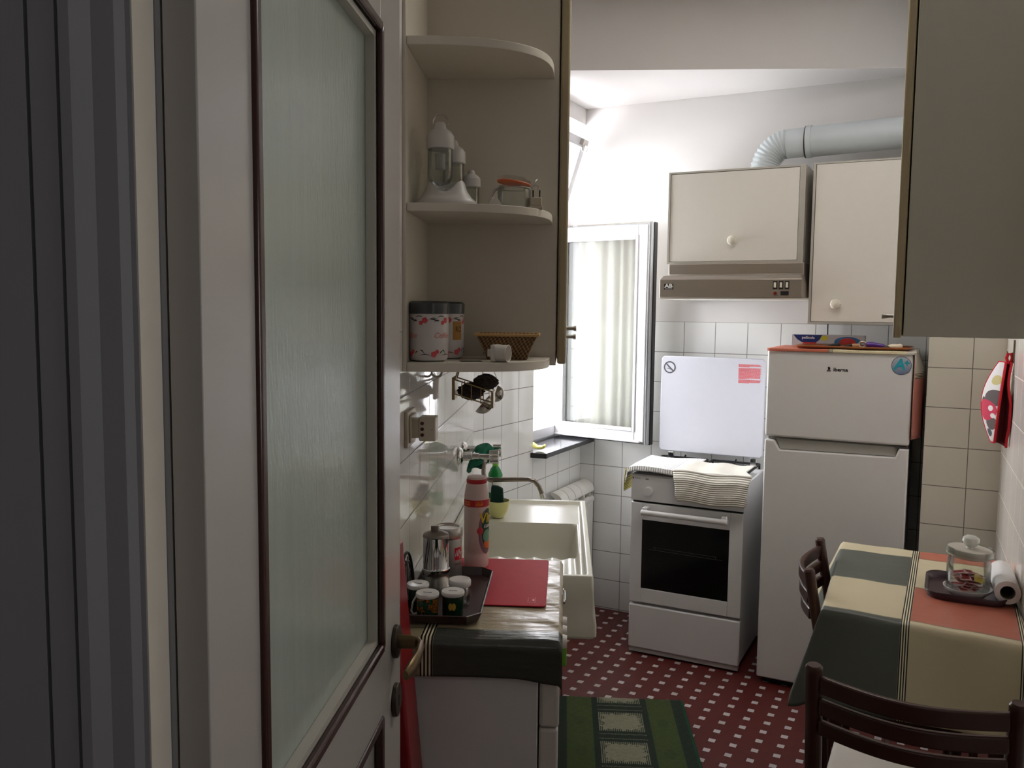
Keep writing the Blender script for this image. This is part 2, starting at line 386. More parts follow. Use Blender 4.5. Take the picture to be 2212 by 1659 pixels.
b=MB(); b.box(-2.1,-1.955,3.40,3.60,.9,2.6); b.build('outer_reveal',PAINT,win)
sash=bpy.data.objects.new('casement_sash',None); COL.objects.link(sash); sash.parent=win; sash.location=(-1.872,4.196,.94); sash.rotation_euler=(0,0,math.radians(-8))
SW,SH=.535,1.085
b=MB(); 
for (x0,x1,z0,z1) in ((0,.040,0,SH),(SW-.062,SW-.012,0,SH),(.04,SW-.062,0,.060),(.04,SW-.062,SH-.062,SH)): b.box(x0,x1,-.022,.02,z0,z1)
for (x0,x1,z0,z1) in ((.030,.047,.05,SH-.05),(SW-.075,SW-.06,.05,SH-.05),(.047,SW-.075,.050,.070),(.047,SW-.075,SH-.072,SH-.05)): b.box(x0,x1,-.027,-.021,z0,z1)
b.box(.0,SW-.03,-.032,-.018,-.004,.006)
b.build('sash_frame',ALUW,sash,bevel=.003)
b=MB(); b.box(SW-.011,SW-.004,-.018,.030,-.012,SH+.010); b.box(SW-.003,SW+.004,-.010,.036,-.012,SH+.010); b.box(0,SW,.021,.030,-.014,0.0); b.box(0,SW,.021,.030,SH,SH+.010); b.build('edge_profile',ALUG,sash,'grey aluminium edge profile',bevel=.002)
b=MB(); b.box(SW+.0045,SW+.010,.012,.044,-.014,SH+.012); b.box(.005,SW,.031,.036,-.018,-.008); b.build('rubber_gasket',BLACKP,sash,'black rubber gasket')
b=MB(); b.box(.045,SW-.073,-.004,.0,.068,SH-.070); b.build('sash_glass',PANE,sash,smooth=False)
b=MB(); b.cyl((SW-.025,.034,.42),(SW-.025,.055,.42),.010); b.tube([(SW-.025,.055,.42),(SW-.025,.060,.36),(SW-.025,.058,.30)],.008); b.build('window_handle',ALUW,sash)
# transom sash tilted inwards above
tr=bpy.data.objects.new('transom_sash',None); COL.objects.link(tr); tr.parent=win; tr.location=(XF+.035,3.66,2.10); tr.rotation_euler=(0,math.radians(18),0)
b=MB(); b.box(0,.03,0,.045,0,.40); b.box(0,.03,.475,.52,0,.40); b.box(0,.03,.045,.475,0,.045); b.box(0,.03,.045,.475,.355,.40); b.build('transom_frame',ALUW,tr,bevel=.003)
b=MB(); b.box(.012,.016,.045,.475,.045,.355); b.build('transom_glass',PANE,tr,smooth=False)
b=MB(); b.box(.03,.05,.44,.50,.365,.395); b.tube([(.052+.016*math.cos(a),.47,.352+.016*math.sin(a)) for a in [2*PI*k/16 for k in range(16)]],.0025,8,closed=True); b.build('ring_latch',STEEL,tr,'metal pull ring latch')
# curtain hanging on a rod behind the open sash
cur=thing('curtain','white voile curtain gathered on a thin rod behind the open window sash','curtain',(-1.872,4.196,.94),math.radians(-8))
b=MB(); us=lsp(.02,SW-.02,150); 
def cf(u,v):
    f=sm(u,0,.3); amp=.007+.004*math.sin(9*u)
    w=math.sin(u*85+2.2*math.sin(u*17)+.12*v)*amp+math.sin(u*150+1)*.0016
    w*= (0.45+0.55*sm(1.12-v,0,.10)); return (u,.050+w,v)
b.grid(cf,us,lsp(.045,1.105,24)); b.build('fabric',VOILE,cur,weld=False)
b=MB(); b.cyl((0,.05,1.085),(SW+.004,.05,1.085),.004); b.cyl((SW+.0,.02,1.085),(SW+.0,.05,1.085),.004); b.build('curtain_rod',ALUW,cur)
# ================================================================ RADIATOR
rad=thing('radiator','white sectional radiator under the window','radiator',(-1.74,3.80,0))
b=MB()
for k in range(5):
    y=.0+k*.083
    pts=[]; 
    for i in range(9):
        a=PI*0.5*i/8; pts.append((.022+.088*math.sin(a)*1.0,.66+.055*math.cos(a)*1.0))
    poly=[(.022,.700)]+[(.030+.085*math.sin(PI/2*i/8),.648+.055*math.cos(PI/2*i/8)) for i in range(9)]+[(.108,.640),(.02,.690)]
    b.prism([(p[0],p[1]) for p in poly],y,y+.079,'y')
    b.box(.098,.110,y+.001,y+.078,.12,.585); b.box(.10,.108,y+.034,y+.044,.585,.645); b.box(.03,.10,y+.034,y+.044,.12,.66)
    b.box(.025,.033,y+.001,y+.078,.12,.63)
b.v=[(x*.72,y,z) for x,y,z in b.v]; b.build('sections',RADW,rad,bevel=.002)
b=MB(); b.cyl((.065,-.0,.60),(.065,.41,.60),.02); b.cyl((.065,0,.16),(.065,.41,.16),.02); loose(b,'header_tube',RADW,rad)
b=MB(); b.cyl((.065,-.07,.60),(.065,.0,.60),.012); b.tube([(.065,-.05,.60),(.03,-.055,.60),(.0,-.055,.60)],.009); b.build('valve_body',CHROME,rad)
b=MB(); b.cyl((.070,-.05,.60),(.125,-.05,.60),.020,20,.017); b.build('valve_knob',WPL,rad)
b=MB(); b.box(-.0095,.03,.10,.12,.62,.64); b.box(-.0095,.03,.30,.32,.62,.64); b.tube([(.065,.2,.14),(.03,.2,.14),(-.0095,.2,.14)],.006); loose(b,'bracket',RADW,rad)
b=MB(); b.box(.04,.08,.09,.11,0,.13); b.box(.04,.08,.31,.33,0,.13); loose(b,'foot',RADW,rad)
# ================================================================ STOVE
st=thing('cooker','white freestanding gas cooker with black oven window','cooker',(-1.287,3.74,0))
SWD=.515; D=.475
b=MB(); b.box(.004,SWD-.004,.03,D,.03,.84); b.box(.01,SWD-.01,.02,.05,.012,.05); 
for x in (.04,SWD-.04):
    for y in (.07,D-.05): b.cyl((x,y,0),(x,y,.04),.016)
b.build('body',WHITEM,st,bevel=.004)
b=MB(); b.box(.0,SWD,-.002,.03,.030,.236); b.build('drawer',WHITEM,st,bevel=.006)
b=MB(); b.box(.004,SWD-.004,.004,.03,.0095,.032); b.build('plinth',mat('grey white plinth steel',(176,172,168),.4),st)
b=MB()
for (x0,x1,z0,z1) in ((.0,.056,.250,.718),(.456,SWD,.250,.718),(.056,.456,.250,.318),(.056,.456,.640,.718)): b.box(x0,x1,0,.028,z0,z1)
od=b.build('oven_door',WHITEM,st,bevel=.002)
b=MB(); b.box(.055,.457,.001,.008,.316,.642); b.build('oven_glass',mat('black oven glass',(9,9,9),.12,var=.2,nscale=3,bump=.02),od,smooth=False)
b=MB()
for i in range(2): b.tube([(.09+.02*i,-.0006,.505+.012*i),(.43-.03*i,-.0006,.500+.012*i)],.0008,6)
b.tube([(.12,-.0006,.52),(.12,-.0006,.505)],.0008,6); b.tube([(.40,-.0006,.515),(.40,-.0006,.50)],.0008,6); b.build('rack_wires',mat('dim oven rack wire',(80,78,74),.4,metal=.5),st,'thin oven rack wires seen in the window')
b=MB(); b.tube([(.062,-.038,.683),(.455,-.038,.683)],.0125,16); b.box(.066,.090,-.036,0,.684,.706); b.box(.427,.451,-.036,0,.684,.706); b.build('door_handle',WHITEM,od,bevel=.003)
b=MB(); b.prism([(.0,.728),(.03,.728),(.03,.848),(.004,.848),(-.003,.840)],0,SWD,'x'); b.build('control_panel',WHITEM,st,bevel=.002)
b=MB(); b.box(.006,SWD-.006,.012,.03,.717,.729); b.build('door_gap',DARKGAP,st)
for k,x in enumerate((.085,.27,.35,.43)):
    b=MB(); b.cyl((x,-.002,.777),(x,-.024,.777),.0215,24,.019); b.cyl((x,-.002,.777),(x,-.005,.777),.025,24); b.build('knob',WHITEM,st)
b=MB(); b.text('REGAL',.009,lambda x,y:(.020+x+.012,-.0036,.833+y)); b.build('panel_lettering',mat('grey lettering',(90,88,86),.5),st,'small grey lettering',smooth=False)
b=MB(); b.box(.006,.012,-.0038,-.003,.829,.837); b.build('panel_mark',mat('grey lettering',(90,88,86)),st)
b=MB(); b.prism([(.068,.828),(.083,.828),(.083,.835),(.068,.835)],-.0040,-.0030,'y'); b.build('panel_mark',mat('grey mark',(150,148,144),.5),st)
b=MB(); b.box(-.003,SWD+.003,.004,D+.005,.838,.850); b.build('cooktop',WHITEM,st,bevel=.004)
for k,(x0,x1) in enumerate(((.02,.245),(.27,.495))):
    b=MB(); z=.872
    for y in (.06,.42): b.tube([(x0,y,z),(x1,y,z)],.0055,8)
    for x in (x0,x1): b.tube([(x,.06,z),(x,.42,z)],.0055,8)
    for y in (.15,.33): b.tube([((x0+x1)/2-.07,y,z+.002),((x0+x1)/2+.07,y,z+.002)],.005,8)
    xm=(x0+x1)/2; b.tube([(xm,.06,z),(xm,.42,z)],.005,8)
    for x in (x0,x1):
        for y in (.06,.42): b.cyl((x,y,.85),(x,y,z),.005,8)
    b.tube([(xm,.41,z+.004),(xm,.425,z+.012)],.004,8)
    b.build('pan_support',BLACKI,st)
for k,(x,y) in enumerate(((.13,.15),(.13,.33),(.385,.15),(.385,.33))):
    b=MB(); b.lathe([(.04,.85),(.04,.856),(.028,.858),(.028,.866),(.005,.868)],(x,y,0)); b.build('burner',BLACKI,st)
b=MB(); b.tube([(-.022,.30,.842),(-.01,.40,.846),(0.02,.43,.848)],.009,10); b.ell((-.02,.38,.848),.018,.02,.016); b.build('gas_hose_end',BLACKP,st)
lid=bpy.data.objects.new('lid',None); COL.objects.link(lid); lid.parent=st; lid.location=(0,.405,.905); lid.rotation_euler=(math.radians(2),0,0)
b=MB(); b.prism([(.014,0),(SWD-.016,0),(SWD-.004,.012)]+[(SWD-.002,.460),(SWD-.014,.475),(.022,.475),(.010,.462),(.002,.012)],-.006,.010,'y'); b.build('lid_panel',CLIDW,lid,bevel=.004)
for x in (.05,SWD-.06):
    b=MB(); b.box(x,x+.028,-.006,.012,-.045,-.002); b.build('lid_hinge',CHROME,lid,bevel=.001)
b=MB(); cx,cz=.052,.419
b.m=0
for k in range(40):
    a0,a1=2*PI*k/40,2*PI*(k+1)/40
    b.add([(cx+r*math.cos(a),-.0066,cz+r*math.sin(a)) for r,a in ((.030,a0),(.030,a1),(.0235,a1),(.0235,a0))],[(0,1,2,3)])
b.prism([(cx-.019,cz+.0145),(cx-.0145,cz+.019),(cx+.019,cz-.0145),(cx+.0145,cz-.019)],-.0067,-.0062,'y')
b.prism([(cx-.016,cz-.006),(cx+.010,cz-.012),(cx+.010,cz-.0095),(cx-.014,cz-.0035)],-.0067,-.0062,'y'); b.prism([(cx-.010,cz+.005),(cx-.002,cz+.001),(cx-.004,cz-.003)],-.0067,-.0062,'y')
b.build('warning_symbol',mat('dark grey print',(84,84,90),.5),lid,'round crossed out flame warning symbol',smooth=False)
b=MB(); rr=random.Random(3)
z=.448
for k in range(26):
    if k in (4,20): z-=.0035; continue
    x=.389; z-=.0035
    xe=.489+.006*rr.random() if k not in (3,19,25) else .44
    while x<xe:
        w=.003+.007*rr.random(); b.prism([(x,z),(min(x+w,xe),z),(min(x+w,xe),z+.0021),(x,z+.0021)],-.0067,-.0062,'y'); x+=w+.0012
b.build('warning_text',REDINK,lid,'block of red printed warning text',smooth=False)
# ribbed cloth spread over the hob, left piece folded yellow underneath
def ribmat(name,a,bc,dirn=0,per=.011):
    t=NT(name); u=t.node('ShaderNodeTexCoord'); sp=t.node('ShaderNodeSeparateXYZ'); t.link(u.outputs['UV'],sp.inputs[0]); x=V(t,sp.outputs[dirn]); y=V(t,sp.outputs[1-dirn])
    d=x.near(per); e=y.near(.0045); hole=mx(t,d/per*4.0,e/.0045*2.2).lt(.6); line=d.lt(per*.10)
    c=t.mix(line,lin(a),lin(bc)); c=t.mix(hole,c,lin(tuple(int(q*.72) for q in bc)))
    t.bsdf(c,.75,0.,t.bump(d/per*2.0,.7,.004)); return t.m
RIB1=ribmat('white ribbed cloth',(236,234,232),(206,204,204),0); RIB2=ribmat('cream ribbed mat',(232,228,216),(204,198,184),1,.0095)
YST=ribmat('yellow striped cloth back',(214,200,96),(110,100,60),1,.008)
t1=thing('ribbed_cloth','white ribbed cloth with yellow striped underside drooping over the left side of the cooker top','cloth',(-1.287,3.74,0))
def c1(u,v): # u across, v towards back
    z=.882+.004*math.sin(u*20)*math.cos(v*9); x=u; y=v
    if v<.0:
        d=-v; y=-.012-.25*d; z-=d*.95-.006+ .030*math.exp(-((u-.05)/.05)**2)*0
    if u<-.015: d=-.015-u; z-=1.2*d*(1 if True else 0); x=-.015-.25*d-.0
    z+=.002-.010*sm(.03-u,0,.06)*sm(.10-v,0,.14)
    return (x,y,z)
b=MB(); b.grid(c1,lsp(-.05,.26,46),[q for q in lsp(-.026,.335,48)]); b.build('cloth_sheet',RIB1,t1,solid=.003)
b=MB()
def c1b(u,v): return (-.026-.006*math.sin(v*20)-.02*v*3*.3,.0+u,.872-v)
b.grid(c1b,lsp(-.010,.10,12),lsp(0,.105,14)); b.build('folded_edge',YST,t1,'yellow and grey striped underside',solid=.002)
t2=thing('ribbed_mat','cream ribbed rubber mesh mat hanging over the front of the cooker','mat',(-1.287,3.74,0))
def c2(u,v):
    x=.197+u*(.352-.045*sm(v,-.03,.10)); z=.888+.003*math.sin(u*14); y=v
    if v<0:
        d=-v; y=-.014-.026*sm(d,0,.045)+.004*math.sin(d*40); z=.888-d*.94+.004*math.sin(u*9)
        x=.197+u*.352+.012*math.sin(d*18)*(.5-u)*2+d*(.10-.12*u)
    else:
        z-= .012*sm(v,.25,.33)
    return (x,y,z)
def corner(u,v): # rounded lower corners
    if v<-.115:
        k=(-v-.115)/.03; u=.5+(u-.5)*(1-.10*k*k)
    return c2(u,v)
b=MB(); b.grid(corner,lsp(0,1,50),lsp(-.146,.30,72)); b.build('mat_sheet',RIB2,t2,solid=.003)
# ================================================================ FRIDGE
fr=thing('fridge','white two door fridge freezer beside the cooker','fridge',(-.685,3.69,0))
FW=.555
b=MB(); b.box(.006,FW-.006,.05,.52,.03,1.440)
for x in (.05,FW-.05):
    for y in (.09,.46): b.cyl((x,y,0),(x,y,.04),.018)
b.build('cabinet',FRIDGEW,fr,bevel=.006)
b=MB(); b.box(0,FW,0,.045,1.079,1.443); fzd=b.build('freezer_door',FRIDGEW,fr,bevel=.009,seg=3)
b=MB(); pol=[(0,.035),(FW,.035),(FW,1.062),(.520,1.062),(.509,1.036),(.058,1.014+.012),(.040,1.058),(0,1.062)]
pol=[(0,.028),(FW,.028),(FW,1.066),(.519,1.066),(.506,1.030),(.062,1.024),(.040,1.062),(0,1.066)]
b.prism(pol,0,.045,'y'); b.build('fridge_door',FRIDGEW,fr,bevel=.006,seg=3)
b=MB(); b.prism([(.045,1.070),(.515,1.070),(.506,1.032),(.062,1.026)],.020,.048,'y'); b.build('handle_recess',mat('grey handle recess plastic',(168,166,160),.5),fr)
b=MB(); b.box(.01,FW-.01,.030,.05,1.064,1.080); b.build('door_gap',mat('fridge gasket grey',(140,138,130),.6),fr)
b=MB(); b.box(FW-.05,FW-.004,.004,.040,1.068,1.076); b.build('hinge',CHROME,fr)
b=MB(); b.box(.02,FW-.02,.03,.06,.0,.030); b.build('toe_grille',BLACKP,fr)
b=MB(); b.text('iberna',.0205,lambda x,y:(.290+x*1.08,-.0012,1.370+y),bold=.0005); b.build('brand_lettering',mat('chrome black lettering',(46,42,44),.3,metal=.5),fzd,'iberna lettering')
b=MB(); b.prism([(.240,1.369),(.249,1.368),(.251,1.376),(.246,1.381),(.240,1.380),(.242,1.375)],-.0014,0,'y'); b.prism([(.237,1.363),(.253,1.363),(.253,1.366),(.237,1.366)],-.0014,0,'y'); b.build('brand_emblem',mat('chrome black lettering',(46,42,44)),fzd)
sx,sz,sr=.5135,1.396,.0365
b=MB(); b.prism([(sx+sr*math.cos(2*PI*k/40),sz+sr*math.sin(2*PI*k/40)) for k in range(40)],-.0008,0,'y')
tn=NT('silver blue sticker'); xx,yy,zz=tn.coord('Object'); tn.bsdf(tn.mix((zz-(sz-sr))/(2*sr),lin((96,110,140)),lin((196,202,210))),.25); b.m=0
b.build('energy_sticker',tn.m,fzd,'round silver blue energy sticker')
b=MB(); b.prism([(sx+(sr if k%2==0 else sr-.002)*math.cos(2*PI*k/2/40),sz+(sr if k%2==0 else sr-.002)*math.sin(2*PI*k/2/40)) for k in range(80)],-.0009,-.0001,'y') if False else None
for k in range(40):
    a0,a1=2*PI*k/40,2*PI*(k+1)/40; b.add([(sx+r*math.cos(a),-.0010,sz+r*math.sin(a)) for r,a in ((sr,a0),(sr,a1),(sr-.0018,a1),(sr-.0018,a0))],[(0,1,2,3)])
b.build('sticker_rim',mat('sticker dark rim',(56,60,84),.4),fzd)
b=MB(); b.text('A',.060,lambda x,y:(sx-.008+x,-.0014,sz+.002+y),bold=.002,shear=.15); b.text('+',.034,lambda x,y:(sx+.020+x,-.0014,sz+.009+y),bold=.0015); b.build('sticker_lettering',TEAL,fzd,'teal A plus lettering')
# cloth lying on the fridge and hanging down its right side
xs=[-.34]; cm=plaid('fridge cloth plaid',[.245],[],[[SA],[(220,206,160)]],[(.245,.012)])
t=thing('fridge_cloth','salmon and cream oilcloth covering the fridge top and hanging down its right side','cloth',(-.685,3.69,1.443))
def fcl(u,v):
    if v<-.0045: return (min(max(u,0),FW+.004),-.0055,.004+(v+.0045))
    if u<FW+.003: return (u,v,.004+.001*math.sin(u*30)*math.sin(v*22))
    d=u-FW-.003; return (FW+.005+.028*sm(v,.0,.10)*sm(d,0,.10)+.002*math.sin(v*30),v,.004-d)
us=lsp(-.003,FW+.002,30)+lsp(FW+.006,FW+.345,24)
b=MB(); b.grid(fcl,us,[-.0125,-.009,-.0046]+lsp(-.004,.42,40)); 
cm2=plaid('fridge oilcloth',[.248,.53,FW+.10],[],[[(196,108,84)],[(214,202,166)],[(200,194,182)],[(196,128,116)]],[(.248,.009),(FW+.095,.010)])
b.build('oilcloth',cm2,t,solid=.003,off=1)
# ================================================================ HOOD CABINET, HOOD, DUCT, TALL WALL CABINET
def knobm(b,x,z,r=.0215):
    b.lathe([(r*.55,0),(r*.5,.008),(r*.95,.014),(r,.020),(r*.8,.027),(r*.3,.031),(.0005,.032)],(x,0,z),28,Matrix.Rotation(PI/2,4,'X'))
hc=thing('hood_cabinet','white wall cabinet over the cooker hood with one round knob','cabinet',(-1.194,3.90,1.815))
CW,CH=.604,.418
b=MB(); b.box(0,CW,.018,.335,0,CH); b.build('carcass',LAM2,hc,bevel=.001)
b=MB(); b.box(.010,CW-.026,0,.017,.012,CH-.010); hcd=b.build('door',LAM2,hc,bevel=.0015)
b=MB(); b.box(0,.009,-.003,.017,0,CH); b.box(CW-.024,CW,-.003,.017,0,CH); b.box(.009,CW-.024,-.003,.017,0,.011); b.box(.009,CW-.024,-.003,.017,CH-.008,CH); b.build('edge_trim',mat('pale metal edge trim',(190,186,178),.35,metal=.4),hc,'pale metal edge strips')
b=MB(); knobm(b,.300,.102); b.build('knob',KNOB,hcd)
hd=thing('range_hood','bronze grey slimline cooker hood with switches','hood',(-1.190,3.78,1.66))
HW=.620
b=MB(); b.prism([(0,0),(0,.081),(.020,.098),(.10,.104),(.10,.1545),(.455,.1545),(.455,0)],.0,HW,'x'); 
# taper the upper part sideways
b.v=[((x if z<.085 else (x-.31)*(.965 if z<.11 else .965)+.31),y,z) for x,y,z in b.v]
b.build('hood_body',HOODM,hd,bevel=.003)
b=MB(); b.box(.004,HW-.004,.004,.45,-.006,.0); b.build('bottom_rim',WPL,hd)
b=MB(); b.box(.022,.064,-.0012,0,.036,.062); b.build('badge',INK,hd,'black maker badge')
b=MB(); b.text('AB',.022,lambda x,y:(.043+x*1.3,-.0016,.052+y),bold=.0012); b.box(.026,.060,-.0016,-.001,.0385,.0405); b.build('badge_lettering',WPRINT,hd,'AB letters on the badge')
for k in range(3):
    x=.500+.0245*k
    b=MB(); b.box(x,x+.018,-.002,0,.038,.072); b.build('switch_frame',INK,hd)
    b=MB(); b.box(x+.004,x+.014,-.006,-.001,.044,.066); b.build('rocker_switch',KNOB,hd,'cream rocker switch',bevel=.001)
b=MB(); b.cyl((.510,-.004,.020),(.510,0,.020),.007,16); b.build('pilot_lamp',mat('dark red lens',(120,20,16),.2),hd,'dark red pilot lamp')
b=MB(); b.box(.532,.566,-.003,0,.012,.029); b.build('slider_switch',INK,hd,bevel=.001)
dc=thing('vent_duct','pale plastic exhaust duct bending from the hood cabinet towards the right','duct',(0,0,0))
cyd,R,rd=4.07,.115,.062
b=MB(); pts=[];N=90
def duct_r(i): return rd+.0035*(1 if (i%6)<3 else -1)
path=[(-.80,cyd,2.228),(-.80,cyd,2.232)]+[(-.80+ .10*(1-math.cos(PI/2*k/60)),cyd,2.235+.12*math.sin(PI/2*k/60)) for k in range(61)]
class _r: pass
n=len(path)
b.tube(path,(lambda u: rd+.0030*math.sin(u*2*PI*12)),28)
b.build('corrugated_bend',DUCTM,dc,angle=80)
b=MB(); b.tube([(-.702,cyd,2.3548),(-.615,cyd,2.357)],rd+.002,32); b.build('bend_collar',DUCTM,dc)
b=MB(); b.tube([(-.619,cyd,2.357),(-.596,cyd,2.3575)],rd+.009,32); b.build('joint_ring',DUCTM,dc)
b=MB(); b.tube([(-.624,cyd,2.357),(-.6195,cyd,2.357)],rd+.008,32); b.build('joint_seal',BRONZ,dc,'dark joint line')
b=MB(); b.tube([(-.60,cyd,2.357),(.04,cyd,2.376)],rd+.0045,32); b.build('straight_pipe',DUCTM,dc)
tc=thing('wall_cabinet','tall white wall cabinet above the fridge with a worn ivory knob','cabinet',(-.560,3.90,1.552))
b=MB(); b.box(0,.475,.018,.335,0,.684); b.build('carcass',mat('pale grey laminate carcass',(196,190,180),.45),tc,bevel=.001)
b=MB(); b.box(.012,.470,0,.017,.010,.676); tcd=b.build('door',LAM2,tc,bevel=.0015)
b=MB(); b.box(0,.010,-.002,.017,0,.684); b.box(.010,.475,-.002,.017,0,.009); b.box(.010,.475,-.002,.017,.677,.684); b.build('edge_trim',mat('pale metal edge trim',(190,186,178)),tc,'pale metal edge strips')
b=MB(); knobm(b,.112,.085); b.build('knob',KNOB,tcd,'chipped ivory knob')
b=MB(); b.ell((.1305,-.0205,.083),.0022,.003,.005); b.build('knob_chip',mat('brown chip',(110,76,50),.7),tcd,'brown chip on the knob rim')
b=MB(); b.tube([(.045,.31,0),(.045,.312,-.03),(.047,.310,-.09)],.003,8); b.build('cable',BLACKP,tc,'short black cable below the cabinet')
o=MB(); o.prism([(0,0),(.05,0),(.05,.008),(.012,.010)],0,.02,'y'); o.tube([(.004,.01,.012),(.02,.01,.016),(.03,.01,.012)],.0015,6)
o=o.build('metal_clip',BLACKP); at(o,(-.530,4.0,2.2365)); tag(o,'small black clip lying on top of the wall cabinet above the fridge','clip')
# ================================================================ RIGHT NEAR WALL CABINET
rc=thing('side_wall_cabinet','large cream wall cabinet on the right wall seen from its side','cabinet',(-.133,2.35,1.543))
x1=RWX(2.35)+.133-.004
b=MB(); b.box(.024,x1,0,.60,0,1.05); b.v=[(min(x,RWX(2.35+y)+.133-.004) if x>.1 else x,y,z) for x,y,z in b.v]; b.build('carcass',LAMG,rc,bevel=.0015)
b=MB(); b.box(0,.0205,.0,.60,-.004,1.05); rcd=b.build('door',LAMEDGE,rc,bevel=.005,seg=3)
b=MB(); b.tube([(0,.05,.050),(-.012,.05,.050),(-.030,.05,.050)],lambda u:.0045+.003*sm(u,.6,1),12); b.build('knob',STEEL,rcd)
# ================================================================ LEFT SHELF UNIT + CABINET (frame A)
def TA(name,label,cat,l,d,z,**k): return thing(name,label,cat,fa(l,d,z),AR,**k)
sh=TA('corner_shelf_unit','cream open end shelf unit with rounded shelves on the left wall','shelf',-.378,1.98,1.452)
b=MB(); b.box(.0,.008,0,.31,0,1.2); b.build('side_panel',LAM,sh,bevel=.001)
b=MB(); b.box(.008,.352,.305,.315,0,1.2); b.build('back_panel',LAM,sh)
def shelf(b,z,t=.019,Wd=.344,Dp=.302):
    # fine: near-straight front at the left curving back at the right
    pts=[(.0085,.304),(.0085,.006)]
    for k in range(25):
        a=PI/2*(1-k/24); x=math.cos(a)**.9 if a<PI/2 else 0; y=math.sin(a)**(.62)
        pts.append((.012+(Wd-.012)*x,.304-(Dp-.004)*y))
    b.prism(pts,z,z+t)
for z in (0,.372,.745,1.15):
    b=MB(); shelf(b,z,.022 if z<.1 else .019,.340 if z else .338); b.build('shelf_board',LAM,sh,bevel=.001)
lc=TA('left_wall_cabinet','cream wall cabinet on the left wall behind the open shelves','cabinet',-.378,2.296,1.452)
b=MB(); b.box(0,.354,0,.78,0,1.18); b.build('carcass',LAM,lc)
for k,(y0,y1) in enumerate(((-.010,.385),(.389,.780))):
    b=MB(); b.box(.357,.381,y0,y1,.004,1.18); LCD=(LCD if k else [])+[b.build('door',LAMEDGE,lc,bevel=.006,seg=3)]
for k,(y,z) in enumerate(((.345,.092),(.43,.064))):
    b=MB(); b.tube([(.381,y,z+.0),(.405,y,z)],.006,12); b.tube([(.404,y,z),(.412,y,z)],.0085,14); b.build('handle',STEEL,LCD[k])
# ================================================================ WASHING MACHINE + CLOTH
wm=TA('washing_machine','white slim washing machine under the left oilcloth','appliance',-.322,1.782,0)
b=MB(); b.box(0,.276,0,.565,.02,.885)
for x in (.03,.24):
    for y in (.05,.5): b.cyl((x,y,0),(x,y,.03),.018)
b.build('body',mat('white appliance steel',(224,223,222),.35,var=.02),wm,bevel=.003)
b=MB(); b.box(.279,.322,0,.565,.70,.885); b.build('control_panel',WPL,wm,bevel=.008,seg=3)
b=MB(); b.box(.279,.320,0,.565,.06,.697); b.build('front_panel',WPL,wm,bevel=.006,seg=3)
for k,y in enumerate((.20,.26,.32)):
    b=MB(); b.cyl((.322,y,.815),(.338,y,.815),.018,20,.015); b.build('knob',WPL,wm)
b=MB(); b.tube([(.322,.40,.84),(.330,.40,.84),(.332,.42,.84),(.332,.48,.84),(.330,.50,.84),(.322,.50,.84)],.004,8); b.build('drawer_pull',CHROME,wm,'small chrome pull')
wcm=plaid('counter oilcloth',[-.285],[1.820],[[(150,140,112),(160,148,120)],[(66,68,62),(168,154,126)]],[(-.285,.014)],rough=.24,crease=.9)
wc=TA('counter_cloth','cream oilcloth with dark grey border over the washing machine','tablecloth',0,0,0)
def wcf(u,v):
    z=.899+.0012*math.sin(v*24+u*5)*math.sin(u*31)+.0030*max(0,math.sin(v*48+2*math.sin(u*22)))*sm(u,-.17,0); x,y=u,v
    if v<1.768:
        d=1.768-v; y=1.768-.010*sm(d,0,.02)-.006*math.sin(u*16+1)*d*6-.0; z=.899-d*1.0+.004*sm(d,0,.01)
        z-= .010*sm(u,-.1,0)*sm(d,.03,.08)
    if u>-.002:
        d=u+.002; x=-.002+.006*sm(d,0,.01); z-=d
    return (x,y,z)
b=MB(); b.grid(wcf,lsp(-.345,-.004,60)+lsp(0,.020,4),lsp(1.683,2.352,110))
b.build('oilcloth',wcm,wc,solid=.0022,off=0)
# ================================================================ SINK
sk=TA('ceramic_sink','long white ceramic sink with ribbed draining board','sink',-.376,2.382,.68)
def sz_(l,d): # l,d in A coords -> top height relative
    L=l+.376; Dd=d-2.382; W_,D_=.464,.965
    rim=min(L,W_-L,Dd,D_-Dd); z=.170-.012*sm(rim,.014,.026)
    # bowl
    bl=sm(L,.05,.085)*sm(W_-L,.035,.065); bd=sm(Dd,.262,.285)*(1-sm(Dd,.620,.640)); z-= .140*bl*bd
    # draining board
    dr=sm(Dd,.02,.045)*(1-sm(Dd,.262,.285))*sm(L,.03,.05)*sm(W_-L,.03,.05)
    z-=dr*(.004+.010*(Dd/.27)); z-= dr*.006*(0.5-0.5*math.cos(L*2*PI/.058))
    return z
b=MB(); us=lsp(0,.464,110); vs_=lsp(0,.965,150)
b.grid(lambda u,v:(u,v,sz_(u-.376,v+2.382)),us,vs_)
sinkm=mat('sink ceramic glaze',(222,220,206),0.26,var=.02,nscale=3,bump=.2,bscale=45)
b.build('basin_top',sinkm,sk,angle=60)
b=MB(); b.prism([(.0,.0),(.464,.0),(.470,.0)],0,0) if False else None
def ring(z,o): return [(0,o),(0,.965),(.464+o*0,.965),(.464,0)]
